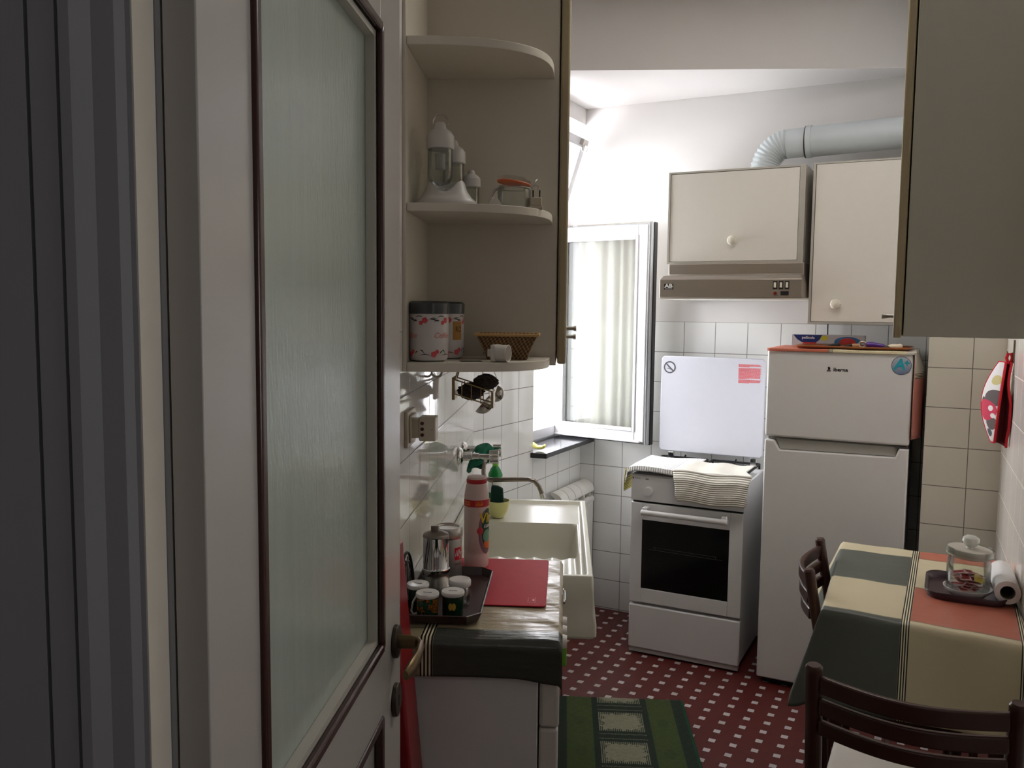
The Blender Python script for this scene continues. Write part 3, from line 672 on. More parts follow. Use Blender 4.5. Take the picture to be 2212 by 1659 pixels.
# outer shell: flared skirt
sec=[(.464,.170),(.467,.166),(.469,.12),(.472,.06),(.478,.030),(.478,-.002),(.468,-.014)]
P=[]
for i,(x,z) in enumerate(sec): P.append((x,z))
n=len(sec)
vs=[]
for (x,z) in sec: e=x-.464; vs+= [(0,-e,z),(x,-e,z),(x,.965+e*.0,z),(0,.965,z)]
fs=[]
for i in range(n-1):
    for k in range(3): fs.append((4*i+k,4*i+k+1,4*i+4+k+1,4*i+4+k))
fs.append((4*n-4,4*n-3,4*n-2,4*n-1)); b.add(vs,fs); b.build('basin_skirt',sinkm,sk,bevel=.006,seg=3)
b=MB(); b.lathe([(.022,0),(.022,.003),(.012,.003),(.010,.0)],(.20,.45,.0195)); b.build('drain',CHROME,sk)
b=MB()
for y in (.25,.75): b.prism([(0,0),(.40,0),(.40,-.03),(.03,-.16),(0,-.16)],y,y+.04,'y')
loose(b,'support_bracket',mat('dark painted bracket',(70,60,50),.6),sk)
# ================================================================ FAUCET (frame A, wall at local x=0)
fc=TA('wall_faucet','chrome two handle wall faucet with long spout above the sink','faucet',-.377,3.115,1.07)
b=MB()
for y,z in ((-.07,0),(.07,0)): b.lathe([(.034,0),(.034,.004),(.028,.012),(.014,.018),(.012,.020)],(0,y,z),28,Matrix.Rotation(PI/2,4,'Y'))
loose(b,'rosette',CHROME,fc,angle=50)
for y in (-.07,.07):
    b=MB(); b.cyl((.016,y,0),(.05,y,0),.017,6); b.cyl((.05,y,0),(.075,y,0),.0135,20); b.cyl((.075,y,0),(.115,y,0),.0105,12); b.build('valve_body',CHROME,fc,bevel=.001)
    b=MB(); b.prism([((.021+.004*math.cos(8*t))*math.cos(t),(.021+.004*math.cos(8*t))*math.sin(t)) for t in [2*PI*k/48 for k in range(48)]],0,.034,'x')
    b.v=[(x+.112,yy+y,z) for x,yy,z in b.v]; b.build('handle',CHROME,fc,bevel=.002,angle=50)
b=MB(); b.tube([(.06,-.07,0),(.06,.07,0)],.014,16); b.cyl((.085,0,-.03),(.085,0,.01),.014,16); b.cyl((.06,0,0),(.085,0,-.004),.012); b.build('mixer_body',CHROME,fc)
b=MB(); b.tube([(.085,0,-.03),(.085,0,-.075),(.092,0,-.092),(.11,0,-.099),(.16,0,-.096),(.25,0,-.093),(.272,0,-.098),(.290,0,-.118),(.302,0,-.146),(.303,0,-.150)],.0085,16); b.build('spout',mat('worn dark chrome',(150,142,134),.2,metal=1.,var=.1),fc,'grey steel spout tube')
b=MB(); b.cyl((.301,0,-.143),(.306,0,-.162),.011,16); b.build('aerator',CHROME,fc)
b=MB(); b.tube([(.118,0,-.10),(.118,-.01,-.15),(.118,-.012,-.197)],.0012,6); b.lathe([(.018,0),(.0185,.004),(.017,.009),(.006,.010),(.003,.016)],(.118,-.012,-.2195),24); b.build('plug_and_chain',mat('dark rubber plug',(50,46,46),.5),fc,'black rubber plug hanging on a chain')
o=MB()
def drape(u,v):
    a=2*PI*u; f=1+.34*v*math.sin(3*a+1.0)+.22*v*math.sin(5*a+v*3); r=(.006+.050*v**.8)*f
    px=.022*(1-v)**1.5; z=.046*(1-v)**.8-.055*max(0,v-.35)**1.2*(1.2+.9*math.cos(a-2.6))
    return (px+r*math.cos(a)*.95,r*math.sin(a)*1.15,z+.004*math.sin(7*a)*v)
o.grid(drape,lsp(0,1,49),lsp(0,1,18))
o.uv=None
o=o.build('cleaning_cloth',GREENC,sub=1,angle=180,solid=.003,weld=True); at(o,fa(-.305,3.115,1.062),AR); tag(o,'crumpled green cleaning cloth draped over the faucet','cloth')
# bottles & bowl at the back of the sink
bt=TA('detergent_bottle','green washing up liquid bottle behind the faucet','bottle',-.262,3.285,.842)
b=MB(); b.lathe([(.026,0),(.028,.02),(.028,.12),(.018,.142),(.010,.152)],seg=24); b.build('bottle_body',GREENB,bt)
b=MB(); b.lathe([(.0285,.05),(.0285,.11)],seg=24,cap=False); b.build('label_band',WPRINT,bt,'white label')
b=MB(); b.lathe([(.012,.152),(.012,.160),(.006,.165)],seg=16); b.build('bottle_cap',LIME,bt)
bw=TA('yellow_bowl','pale yellow plastic bowl on the far corner of the sink','bowl',-.236,3.09,.840)
b=MB(); b.lathe([(.020,0),(.030,.012),(.040,.035),(.044,.062),(.0415,.062),(.037,.035),(.027,.014),(.001,.006)],seg=32); b.build('bowl_shell',PYEL,bw)
o=MB(); o.prism([(-.028,0),(.028,0),(.022,.095),(.004,.104),(-.020,.106)],-.012,.012,'y'); o=o.build('scouring_sponge',DGSP,bevel=.004); at(o,fa(-.240,3.09,.851),AR); tag(o,'dark green scourer standing in the pale yellow bowl','sponge')
o=MB(); o.grid(lambda u,v:(u,v,.010+.020*sm(abs(u-.01),.01,.05)),lsp(-.03,.04,16),lsp(0,.05,8)); o=o.build('sponge_cloth',[mat('yellow sponge with dark back',(226,220,120),.9,bump=.4)],solid=.012,off=1); at(o,(-1.742,3.672,.9245),.3); tag(o,'yellow curled sponge at the near end of the slate window sill','sponge')
# ================================================================ hanging utensils under the left cabinet
ur=TA('utensil_rail','thin steel rail under the left wall cabinet','rail',-.30,2.35,1.452)
b=MB(); b.cyl((.0,0,-.020),(.0,.68,-.020),.003,8); b.cyl((0,.02,-.02),(0,.02,0),.003,8); b.cyl((0,.64,-.02),(0,.64,0),.003,8); b.build('rail_bar',STEEL,ur)
wb=TA('wire_basket','hanging yellowed wire soap basket under the cabinet','basket',-.300,2.70,1.30)
b=MB()
for z in (.02,.065): b.tube([(-.045,-.04,z+.015),(.075,-.04,z-.022),(.075,.04,z-.022),(-.045,.04,z+.015)],.0022,6,closed=True)
for x in (-.045,-.02,.01,.04,.075):
    zz=.012-(x+.045)*.31
    b.tube([(x,-.04,.065+zz),(x,-.04,.02+zz),(x,.04,.02+zz),(x,.04,.065+zz)],.0016,6)
for y in (-.03,.03): b.tube([(-.045,y,.075),(-.02,y*.2,.150)],.002,6)
b.box(-.052,-.043,-.035,.035,.015,.085); b.box(.072,.079,-.035,.035,-.01,.042)
b.build('wire_frame',RUSTW,wb)
for k,(x,z,s,lab) in enumerate(((.005,.040,.030,'black scouring pad lying low in the hanging wire basket'),(.052,.070,.028,'black scouring pad piled high at the right of the wire basket'))):
    o=MB(); rr=random.Random(k); o.ell((0,0,0),s*1.35,s*.9,s*.85,36,24); o.v=[tuple(c*(1+rr.uniform(-.17,.17)) for c in p) for p in o.v]
    o=o.build('scouring_pad',SCOUR,smooth=False); p=fa(-.300+x,2.70,1.30+z); at(o,p,AR); tag(o,lab,'scouring pad','scouring pads in the wire basket')
def ladle(l,d,z,r,rot,lab,lean):
    t=TA('ladle',lab,'ladle',l,d,z,group='ladles hanging under the cabinet')
    b=MB(); prof=[(r*math.cos(a),r*math.sin(a)) for a in lsp(-PI/2,-.05,10)]
    prof=[(max(.0004,x),zz) for x,zz in prof]; inner=[(max(.0003,x*.95),zz*.95+.0006) for x,zz in prof[::-1]]
    b.lathe(prof+inner,seg=28,M=Matrix.Rotation(rot,4,'Y'),cap=False); b.build('ladle_bowl',mat('dark polished steel',(150,146,142),.16,metal=1.,var=.1),t,angle=60)
    b=MB(); e=Vector((math.cos(rot)*r,0,-math.sin(rot)*r)); b.tube([e,e+Vector((lean*.2,0,.03)),Vector((lean,0,1.435-z))],lambda u:.0035-.001*math.sin(u*PI),8,flat=.6); b.build('handle',STEEL,t)
ladle(-.273,2.84,1.288,.037,math.radians(-50),'larger steel ladle hanging low beside the wire basket',-.02)
ladle(-.238,2.95,1.310,.031,math.radians(-75),'smaller steel ladle hanging behind the larger one',-.03)
o=MB(); 
for k in (0,1): o.tube([(.014*math.cos(a)+.027*k,0,.014*math.sin(a)) for a in [2*PI*j/20 for j in range(20)]],.003,8,closed=True)
o.tube([(.0135,0,.012),(.0135,0,.04)],.003,8); o=o.build('bottle_opener',STEEL); at(o,fa(-.372,2.30,1.430),AR); tag(o,'small steel opener with two rings hanging under the open shelf','opener')
# wall socket with adapter (wall plane local x=0)
so=TA('wall_socket','cream wall socket on the tiled left wall','socket',-.378,2.055,1.31)
b=MB(); b.box(0,.009,-.055,.055,-.042,.045); b.box(.009,.014,-.04,.04,-.032,.034); b.build('socket_plate',CREAMP,so,bevel=.003)
ap=TA('plug_adapter','white triple adapter plugged into the wall socket','plug',-.369,2.05,1.31)
b=MB(); b.box(0,.022,-.020,.020,-.022,.024); b.build('adapter_neck',CREAMP,ap,bevel=.002)
b=MB(); b.box(.022,.062,-.024,.026,-.028,.030); b.build('adapter_body',CREAMP,ap,bevel=.003)
b=MB()
for z in (-.013,.001,.015): b.cyl((.030,-.0246,z),(.030,-.0235,z),.0045,12)
b.cyl((.054,-.0246,.0),(.054,-.0235,.0),.0012,8); b.build('socket_holes',mat('dark red brown hole',(70,22,18),.6),ap,'three dark holes in a row')
# ================================================================ shelf things (z of boards: 1.474 / 1.843)
Z1,Z2=1.4745,1.8435
CANW=mat('white glazed canister',(204,198,196),.18,var=.02)
def canister(l,d,lab,text,rotk):
    t=TA('canister',lab,'canister',l,d,Z1,group='floral canisters on the bottom shelf'); r=.0475
    b=MB(); b.lathe([(r-.012,0),(r-.004,.004),(r,.014),(r,.112),(r-.002,.116)],seg=48); b.build('canister_body',CANW,t)
    b=MB(); b.lathe([(r+.0005,.113),(r+.001,.138),(r-.004,.143),(.001,.144)],seg=48); b.build('lid',GREYLID,t,'dark grey lid')
    R=r+.0004; wrap=lambda a0,z0,q=1.0:(lambda x,y:(R*math.cos(a0+x*q/R),R*math.sin(a0+x*q/R),z0+y))
    def fl(b,a0,z0,s=.0045):
        for k in range(5):
            a=2*PI*k/5; P=wrap(a0,z0); cx,cy=s*.9*math.cos(a),s*.9*math.sin(a)
            pts=[P(cx+s*.75*math.cos(q),cy+s*.75*math.sin(q)) for q in [2*PI*j/10 for j in range(10)]]; b.add(pts,[tuple(range(10))])
    def leaf(b,a0,z0,x0,y0,x1,y1,w=.0016):
        P=wrap(a0,z0); n=8; up=[];dn=[]
        for j in range(n+1):
            u=j/n; x=x0+(x1-x0)*u; y=y0+(y1-y0)*u+.003*math.sin(u*PI); ww=w*math.sin(PI*min(.97,max(.05,u))); up.append(P(x,y+ww)); dn.append(P(x,y-ww))
        b.add(up+dn[::-1],[tuple(range(2*n+2))])
    b=MB(); c=MB(); 
    for a in (rotk,rotk+1.15,rotk+2.5,rotk-1.3):
        fl(b,a,.098); fl(b,a-.20,.092,.0033); fl(b,a+.45,.018); fl(b,a+.62,.024,.0033)
        leaf(c,a-.75,.100,-.008,0,.014,-.006); leaf(c,a-.55,.094,-.006,.0,.008,.002); leaf(c,a-.3,.104,-.012,.001,.012,.001,.0010); leaf(c,a+.25,.100,-.004,0,.020,.001,.0008)
        leaf(c,a+.1,.015,-.018,0,.010,0,.0010); leaf(c,a-.12,.022,-.006,.006,.006,-.004); leaf(c,a+.85,.020,-.005,-.003,.004,.004)
    b.build('flower_print',PINKR,t,smooth=False); c.build('leaf_print',INK,t,smooth=False)
    if text:
        b=MB()
        for a in (rotk-.95,rotk+.95): b.text('Coffee',.018,wrap(a,.062),shear=.3,bold=.0002)
        b.build('lettering',mat('pale coral lettering',(214,120,112),.4),t,'coral Coffee lettering',smooth=False)
    else:
        b=MB(); P=wrap(rotk+.50,.072); us=lsp(-.014,.014,10); b.add([P(x,y) for x in us for y in (-.024,.022)],[(2*j,2*j+2,2*j+3,2*j+1) for j in range(9)]); b.build('paper_label',mat('ochre paper label',(170,124,60),.8),t,'ochre label',smooth=False)
        R2=R+.0004; b=MB(); b.text('RO',.017,(lambda x,y:(R2*math.cos(rotk+.56+x*.8/R2),R2*math.sin(rotk+.56+x*.8/R2),.074+y*1.2))); b.build('handwriting',INK,t,'handwritten RO',smooth=False)
canister(-.326,2.045,'white floral canister with coral Coffee lettering, front one on the bottom shelf',True,-PI/2-.05)
canister(-.303,2.165,'white floral canister with an ochre label, behind the Coffee canister',False,-PI/2+.32)
bk=TA('wicker_basket','small square straw basket with flared sides on the bottom shelf','basket',-.145,2.18,Z1)
b=MB()
def fr_(z,a,o): return [(-a,-a*.7,z),(a,-a*.7,z),(a,a*.7,z),(-a,a*.7,z)]
zz=[0,.012,.024,.036,.048,.060]; 
vs=[];fs=[]
for i,z in enumerate(lsp(0,.062,14)):
    a=.050+.026*(z/.062)**1.3+.0010*(i%2); vs+=fr_(z,a,0)
for i in range(13):
    for k in range(4): fs.append((4*i+k,4*i+(k+1)%4,4*i+4+(k+1)%4,4*i+4+k))
b.add(vs,fs); b.build('woven_side',WICK,bk,solid=.004,off=-1,smooth=False)
b=MB(); b.box(-.049,.049,-.034,.034,0,.004); b.build('woven_base',WICK,bk)
b=MB(); b.tube([(-.079,-.056,.062),(.079,-.056,.062),(.079,.056,.062),(-.079,.056,.062)],.004,8,closed=True); b.build('rim',mat('pale bamboo rim',(190,152,98),.6),bk,'pale bamboo rim')
pa=TA('travel_adapter','white round plug adapter lying on its side in front of the straw basket','adapter',-.160,2.050,Z1)
b=MB(); b.prism([(.016*math.cos(2*PI*k/32)*1.25,.0205+.0205*math.sin(2*PI*k/32)) for k in range(32)],0.0,.026,'x'); b.v=[(x,y,z) for x,y,z in b.v]; b.box(-.012,.0,-.018,.018,.001,.041); b.box(-.024,-.012,-.010,.010,.012,.030); b.build('adapter_body',WPL,pa,bevel=.0015)
b=MB(); b.tube([(.026,.019*math.cos(2*PI*k/28),.0205+.0195*math.sin(2*PI*k/28)) for k in range(28)],.0018,8,closed=True); b.build('adapter_rim',WPL,pa)
b=MB(); b.prism([(.016*math.cos(2*PI*k/32),.0205+.017*math.sin(2*PI*k/32)) for k in range(32)],.0262,.0268,'x'); b.build('adapter_face',mat('grey beige recess',(150,142,128),.5),pa)
b=MB(); b.cyl((-.024,-.006,.02),(-.036,-.006,.02),.002,8); b.cyl((-.024,.006,.02),(-.036,.006,.02),.002,8); b.build('pins',BRASS,pa)
pa.rotation_euler=(0,0,AR-.35)
o=MB(); o.box(0,.05,0,.035,0,.0008); o=o.build('paper_scrap',mat('grey paper scrap',(90,84,76),.8)); at(o,fa(-.245,2.03,Z1+.0004),AR+.3); tag(o,'small dark flat slip of paper on the bottom shelf beside the canisters','paper')
# cruet set on the middle shelf
cr=TA('cruet_stand','white bell shaped cruet stand on the middle shelf','stand',-.292,2.085,Z2)
WST=mat('matt white plastic stand',(206,204,200),.4,var=.02)
b=MB(); b.lathe([(.066,0),(.070,.004),(.069,.012),(.058,.022),(.048,.038),(.042,.058),(.037,.064),(.033,.060),(.033,.045),(.001,.045)],seg=40); b.v=[(x*1.08,y*.85,z if z<.016 else .016+(z-.016)*(1-.62*math.exp(-((math.atan2(x,-y))/.75)**2))) for x,y,z in b.v]; b.build('stand_base',WST,cr,angle=60)
def cruet(l,d,z,s,lab,ring):
    t=TA('cruet',lab,'bottle',l,d,z,group='cruets on the white stand'); r=.0255*s
    b=MB(); b.lathe([(.004,.001),(r*.75,.006*s),(r,.020*s),(r,.078*s),(r-.0012,.078*s),(r-.0012,.020*s),(r*.7,.0075*s),(.003,.003)],seg=32,cap=False); b.build('glass_body',GLASS,t)
    b=MB(); b.lathe([(r+.002,.074*s),(r+.0035,.076*s),(r+.003,.100*s),(r*.88,.109*s),(r*.5,.115*s),(r*.42,.124*s),(r*.3,.128*s),(.0005,.129*s)],seg=32); b.build('cap',WST,t,'white domed cap')
    if ring:
        b=MB(); b.tube([(.019*math.cos(a),0,.124*s+.024*math.sin(a)) for a in lsp(0,PI,16)],.0022,8); b.build('carry_ring',STEEL,t,'steel carrying ring')
        b=MB(); b.cyl((0,0,.04),(0,0,.076),.012,20); b.build('inner_tube',mat('white grey inner tube',(170,168,160),.4),t)
cruet(-.303,2.066,Z2+.047,1.17,'tall front cruet with steel ring on its white cap',True)
cruet(-.283,2.150,Z2+.035,1.06,'tall cruet half hidden behind the front one',False)
cruet(-.242,2.186,Z2+.002,.80,'small low cruet at the right of the white stand',False)
cj=TA('clip_jar','glass clip top jar with orange rubber seal on the middle shelf','jar',-.130,2.125,Z2)
b=MB(); b.lathe([(.036,.0),(.040,.004),(.041,.010),(.041,.044),(.037,.052),(.038,.056),(.036,.056),(.039,.044),(.039,.010),(.035,.003),(.001,.003)],seg=40,cap=False); b.build('glass_body',GLASS,cj)
LM=Matrix.Translation((0,0,.066))@Matrix.Rotation(math.radians(8),4,'Y')
b=MB(); b.lathe([(.040,-.006),(.042,-.002),(.040,.0)],seg=40,M=LM); b.build('rubber_seal',ORANGE,cj,'orange rubber seal')
b=MB(); b.lathe([(.036,.001),(.041,.003),(.040,.008),(.030,.012),(.001,.010)],seg=40,M=LM); b.build('glass_lid',GLASS,cj)
b=MB(); b.tube([(.042,-.012,.050),(.052,-.010,.066),(.056,0,.072),(.052,.010,.066),(.042,.012,.050)],.0018,8); b.tube([(-.041,-.012,.050),(-.048,-.014,.046),(-.062,-.014,.004)],.0018,8); b.tube([(-.062,-.014,.004),(-.064,0,.002),(-.062,.014,.004),(-.048,.014,.046),(-.041,.012,.050)],.0018,8); b.tube([(.041*math.cos(a),.041*math.sin(a),.050) for a in [2*PI*k/32 for k in range(32)]],.0014,6,closed=True); b.tube([(.044,0,.060),(.060,0,.056),(.058,0,.046)],.0016,8); b.build('wire_clip',STEEL,cj)
b=MB(); b.prism([(-.058,.003),(-.024,.003),(-.044,.034)],-.046,-.0445,'y'); b.build('price_tag',WPL,cj,'small white tag')
sp_=TA('socket_plug','small white two pin plug adapter standing on the middle shelf','plug',-.075,2.12,Z2)
b=MB(); b.box(-.016,.016,-.012,.012,0,.008); b.box(-.0135,.0135,-.010,.010,.008,.028); b.build('plug_body',CREAMP,sp_,bevel=.0015)
b=MB()
for x in (-.008,.008): b.cyl((x,0,.028),(x,0,.038),.0018,8); b.cyl((x,0,.038),(x,0,.046),.0020,8)
b.build('pins',BRONZ,sp_)
# ================================================================ counter things
ZC=.9032
bd=TA('cutting_board','thin red flexible cutting board on the cream oilcloth','cutting board',-.167,2.153,ZC-.0002)
def rr_poly(x0,x1,y0,y1,r,n=6):
    P=[]
    for cx,cy,a0 in ((x1-r,y1-r,0),(x0+r,y1-r,PI/2),(x0+r,y0+r,PI),(x1-r,y0+r,3*PI/2)):
        for k in range(n+1): a=a0+PI/2*k/n; P.append((cx+r*math.cos(a),cy+r*math.sin(a)))
    return P
b=MB(); b.prism(rr_poly(-.135,.132,-.188,.188,.012),0,.0025); b.build('board_sheet',RED,bd,bevel=.0008)
b=MB(); 
for (x0,x1,y0,y1) in ((.088,.106,-.166,-.1652),(.088,.106,-.1308,-.13),(.088,.0888,-.166,-.13),(.1052,.106,-.166,-.13),(.099,.1035,-.155,-.140)): b.box(x0,x1,y0,y1,.0025,.0029)
b.build('stamp',mat('pale pink stamp',(226,140,144),.5),bd,'small pale rectangular stamp')
# tray with cut corners
tr_=TA('serving_tray','dark brown plastic tray with clipped corners carrying coffee things','tray',-.268,2.008,ZC+.0022)
def octp(a,c,h): return [(-a+h,-c),(a-h,-c),(a,-c+h),(a,c-h),(a-h,c),(-a+h,c),(-a,c-h),(-a,-c+h)]
b=MB(); A0=octp(.083,.175,.022); A1=octp(.092,.185,.030); n=8
vs=[(x,y,.0) for x,y in A0]+[(x,y,.020) for x,y in A1]
b.add(vs,[tuple(range(8))]+[(k,(k+1)%8,8+(k+1)%8,8+k) for k in range(8)]); b.build('tray_shell',TRAYB,tr_,solid=.003,off=-1,smooth=False)
ZT=ZC+.0022+.0034
def mug(l,d,body,lab,rot,handle=True,extra=None):
    t=TA('mug',lab,'mug',l,d,ZT,group='small mugs standing upside down on the brown tray'); t.rotation_euler=(0,0,AR+rot); t.scale=(1,1,1.14)
    b=MB(); b.lathe([(.0235,0),(.0240,.003),(.0240,.041),(.0243,.0425)],seg=36); b.build('mug_body',body,t)
    b=MB(); b.lathe([(.0255,.0425),(.0265,.0455),(.0262,.049),(.0250,.0505),(.0225,.0500),(.001,.0498)],seg=36); b.build('mug_base',PORC,t,'white foot ring facing up')
    b=MB(); b.box(-.010,.010,-.0008,.0008,.0499,.0503); b.build('stamp_line',INK,t)
    if handle: b=MB(); b.tube([(-.024,0,.044),(-.034,0,.028),(-.038,0,.010),(-.033,0,.003),(-.024,0,.006)],.0024,8); b.build('handle',PORC,t,'thin white loop handle')
    if extra: extra(t)
def voro():
    t=NT('brown and green mosaic glaze'); v=t.node('ShaderNodeTexVoronoi',feature='DISTANCE_TO_EDGE'); v.inputs['Scale'].default_value=170; tc=t.node('ShaderNodeTexCoord'); t.link(tc.outputs['Object'],v.inputs['Vector'])
    n=t.noise(60.,1.); c=t.mix(n.gt(.52),lin((150,96,36)),lin((24,80,56))); c=t.mix(V(t,v.outputs[0]).lt(.06),c,lin((20,14,10))); t.bsdf(c,.2); return t.m
mug(-.299,1.862,voro(),'upside down small mug with brown and green mosaic pattern and white loop handle',-.15)
def leafp(t):
    b=MB(); R=.0243
    for s in (-1,1):
        b.add([(R*math.sin((x*s+.0038*s)/R),-R*math.cos((x*s+.0038*s)/R),.024+z) for x,z in [(.0048*math.cos(q),.0075*math.sin(q)) for q in [2*PI*k/14 for k in range(14)]]],[tuple(range(14))])
    b.build('leaf_print',mat('golden leaf print',(190,160,60),.4),t,'golden two lobed leaf',smooth=False)
mug(-.2435,1.878,DGREEN,'upside down dark green small mug with a golden leaf in front of the glass jar',.05,False,leafp)
mug(-.331,1.923,DGREEN,'plain dark green upside down small mug nearest the wall',-.3,False)
mk=TA('moka_pot','steel stovetop moka coffee pot on the brown tray','coffee pot',-.3075,2.045,ZT)
b=MB(); b.lathe([(.041,0),(.042,.004),(.041,.020),(.033,.036),(.033,.044)],seg=40); b.build('boiler',STEEL,mk)
b=MB(); b.lathe([(.0345,.044),(.0355,.046),(.0355,.058),(.0335,.060)],seg=40); b.build('collar',CHROME,mk)
b=MB(); b.lathe([(.0325,.060),(.0315,.062),(.0315,.135),(.0325,.137)],seg=40); b.add([(.0275,-.0155,.1365),(.0200,-.0245,.1365),(.0370,-.0300,.1385),(.0246,-.0198,.105)],[(0,2,1),(0,1,3),(1,2,3),(2,0,3)]); b.build('upper_chamber',CHROME,mk)
b=MB(); b.lathe([(.0325,.137),(.031,.143),(.018,.149),(.001,.151)],seg=40); b.box(-.012,.006,-.006,.006,.149,.163); b.build('lid',mat('dull lid steel',(140,132,124),.35,metal=.8),mk,'dull steel lid with small tab',bevel=.001)
b=MB(); b.tube([(-.016,.027,.132),(-.027,.046,.130),(-.029,.049,.115),(-.027,.046,.075)],.005,8); b.build('handle',BLACKP,mk)
ic=TA('coffee_tin','silver coffee tin with red square logo behind the moka pot','tin',-.2905,2.139,ZT)
b=MB(); b.lathe([(.0355,0),(.0360,.002),(.0355,.108),(.035,.110)],seg=44); b.build('tin_body',mat('silver tin',(178,176,172),.35,metal=.85,var=.03),ic)
b=MB(); b.lathe([(.0362,.110),(.0370,.112),(.0370,.134),(.0350,.138),(.030,.137),(.028,.134),(.001,.134)],seg=44); b.build('lid',STEEL,ic)
R=.0361; wr=lambda a0,z0,RR:(lambda x,y:(RR*math.cos(a0+x/RR),RR*math.sin(a0+x/RR),z0+y))
b=MB(); P=wr(-.60,.073,R); us=lsp(-.013,.013,10); b.add([P(x,y) for x in us for y in (-.016,.016)],[(2*j,2*j+2,2*j+3,2*j+1) for j in range(9)]); b.build('logo_square',mat('bright red logo',(200,20,36),.35),ic,'red square logo',smooth=False)
b=MB(); b.text('illy',.024,wr(-.60,.074,R+.0003),shear=.2,bold=.0); b.build('logo_lettering',WPRINT,ic,'white illy lettering',smooth=False)
b=MB(); b.text('MOKA',.009,wr(-.60,.046,R+.0002)); b.build('small_lettering',INK,ic,'MOKA lettering',smooth=False)
gj=TA('glass_jar','small glass jar with white screw lid on the brown tray','jar',-.237,1.952,ZT)
b=MB(); b.lathe([(.018,.0005),(.023,.003),(.0245,.010),(.0245,.034),(.020,.042),(.020,.046),(.0188,.046),(.0232,.034),(.0232,.010),(.018,.004),(.001,.003)],seg=36,cap=False); b.build('glass_body',GLASS,gj)
b=MB(); b.lathe([(.0255,.046),(.0265,.048),(.0265,.058),(.0245,.061),(.020,.0605),(.018,.0595),(.001,.0592)],seg=36); b.build('lid',PORC,gj,'white screw lid')
# scouring cream bottle
vb=TA('scouring_cream_bottle','tall pinkish scouring cream bottle standing on the red cutting board','bottle',-.231,2.268,ZC+.0022); vb.scale=(1,1,1.035)
b=MB(); b.lathe([(.029,0),(.0325,.004),(.0335,.012),(.0335,.036),(.0325,.040),(.0335,.044),(.0335,.168),(.0330,.190),(.0290,.215),(.0265,.222)],seg=44); b.build('bottle_body',PINKT,vb)
b=MB(); b.lathe([(.0268,.222),(.0275,.224),(.0275,.230),(.0265,.233)],seg=44,cap=False); b.build('cap_ring',REDINK if False else mat('bright red ring',(186,30,40),.4),vb,'red ring under the cap')
b=MB(); b.lathe([(.0266,.232),(.0250,.238),(.001,.240)],seg=44); b.build('cap',PINKT,vb)
R=.0338; P=wr(-PI/2,0,R)
def strip(b,P,x0,x1,z0,z1,n=16): us=lsp(x0,x1,n); b.add([P(x,z) for x in us for z in (z0,z1)],[(2*j,2*j+2,2*j+3,2*j+1) for j in range(n-1)])
b=MB(); strip(b,P,-.052,.06,.163,.181,40); b.build('red_band',mat('bright red ring',(186,30,40)),vb,'red label band',smooth=False)
b=MB(); strip(b,wr(-PI/2,0,R+.0003),-.035,-.014,.166,.178); strip(b,wr(-PI/2,0,R+.0003),.0,.022,.166,.178); b.build('orange_boxes',mat('orange label box',(222,110,40),.4),vb,smooth=False)
b=MB(); b.text("IL PIU'",.0075,wr(-PI/2+.33,.174,R+.0006),bold=.0002); b.text("PULITO",.006,wr(-PI/2-.73,.172,R+.0006)); b.build('band_lettering',mat('bright red ring',(186,30,40)),vb,smooth=False)
def ellp(b,P,cx,cz,rx,rz,n=30,a0=0,a1=2*PI):
    pts=[(cx+rx*math.cos(a0+(a1-a0)*k/n),cz+rz*math.sin(a0+(a1-a0)*k/n)) for k in range(n)]
    # fan of thin rows so the wrap follows the curve
    N=24
    for j in range(N):
        za=cz-rz+2*rz*j/N; zb=cz-rz+2*rz*(j+1)/N; wa=rx*math.sqrt(max(0,1-((za-cz)/rz)**2)); wb=rx*math.sqrt(max(0,1-((zb-cz)/rz)**2))
        M=10; lo=[P(cx-wa+2*wa*k/M,za) for k in range(M+1)]; hi=[P(cx-wb+2*wb*k/M,zb) for k in range(M+1)]
        b.add(lo+hi,[(k,k+1,M+2+k,M+1+k) for k in range(M)])
b=MB(); ellp(b,P,.035,.098,.0265,.060); b.build('label_shadow',mat('mauve label outline',(140,110,120),.4),vb,smooth=False)
b=MB(); ellp(b,wr(-PI/2,0,R+.0003),.041,.104,.0235,.055); b.build('label_oval',mat('deep green label',(14,70,44),.35),vb,'deep green oval label',smooth=False)
b=MB(); ellp(b,wr(-PI/2,0,R+.0006),.041,.066,.016,.014); b.build('label_sun',mat('orange label box',(222,110,40)),vb,smooth=False)
b=MB(); ellp(b,wr(-PI/2,0,R+.0007),.036,.086,.0135,.017); b.build('label_leaves',mat('pale green label',(110,160,130),.4),vb,smooth=False)
b=MB(); ellp(b,wr(-PI/2,0,R+.0006),.014,.101,.009,.010); b.build('label_berry',PINKR,vb,smooth=False)
b=MB(); b.text('Vim',.036,wr(-PI/2+1.13,.133,R+.0010),bold=.0009,shear=.1); b.build('label_lettering',YEL,vb,'yellow Vim lettering',smooth=False)
b=MB(); b.text('CLEAN',.010,wr(-PI/2+1.15,.112,R+.0010),bold=.0003,shear=.2); b.build('small_lettering',WPRINT,vb,smooth=False)
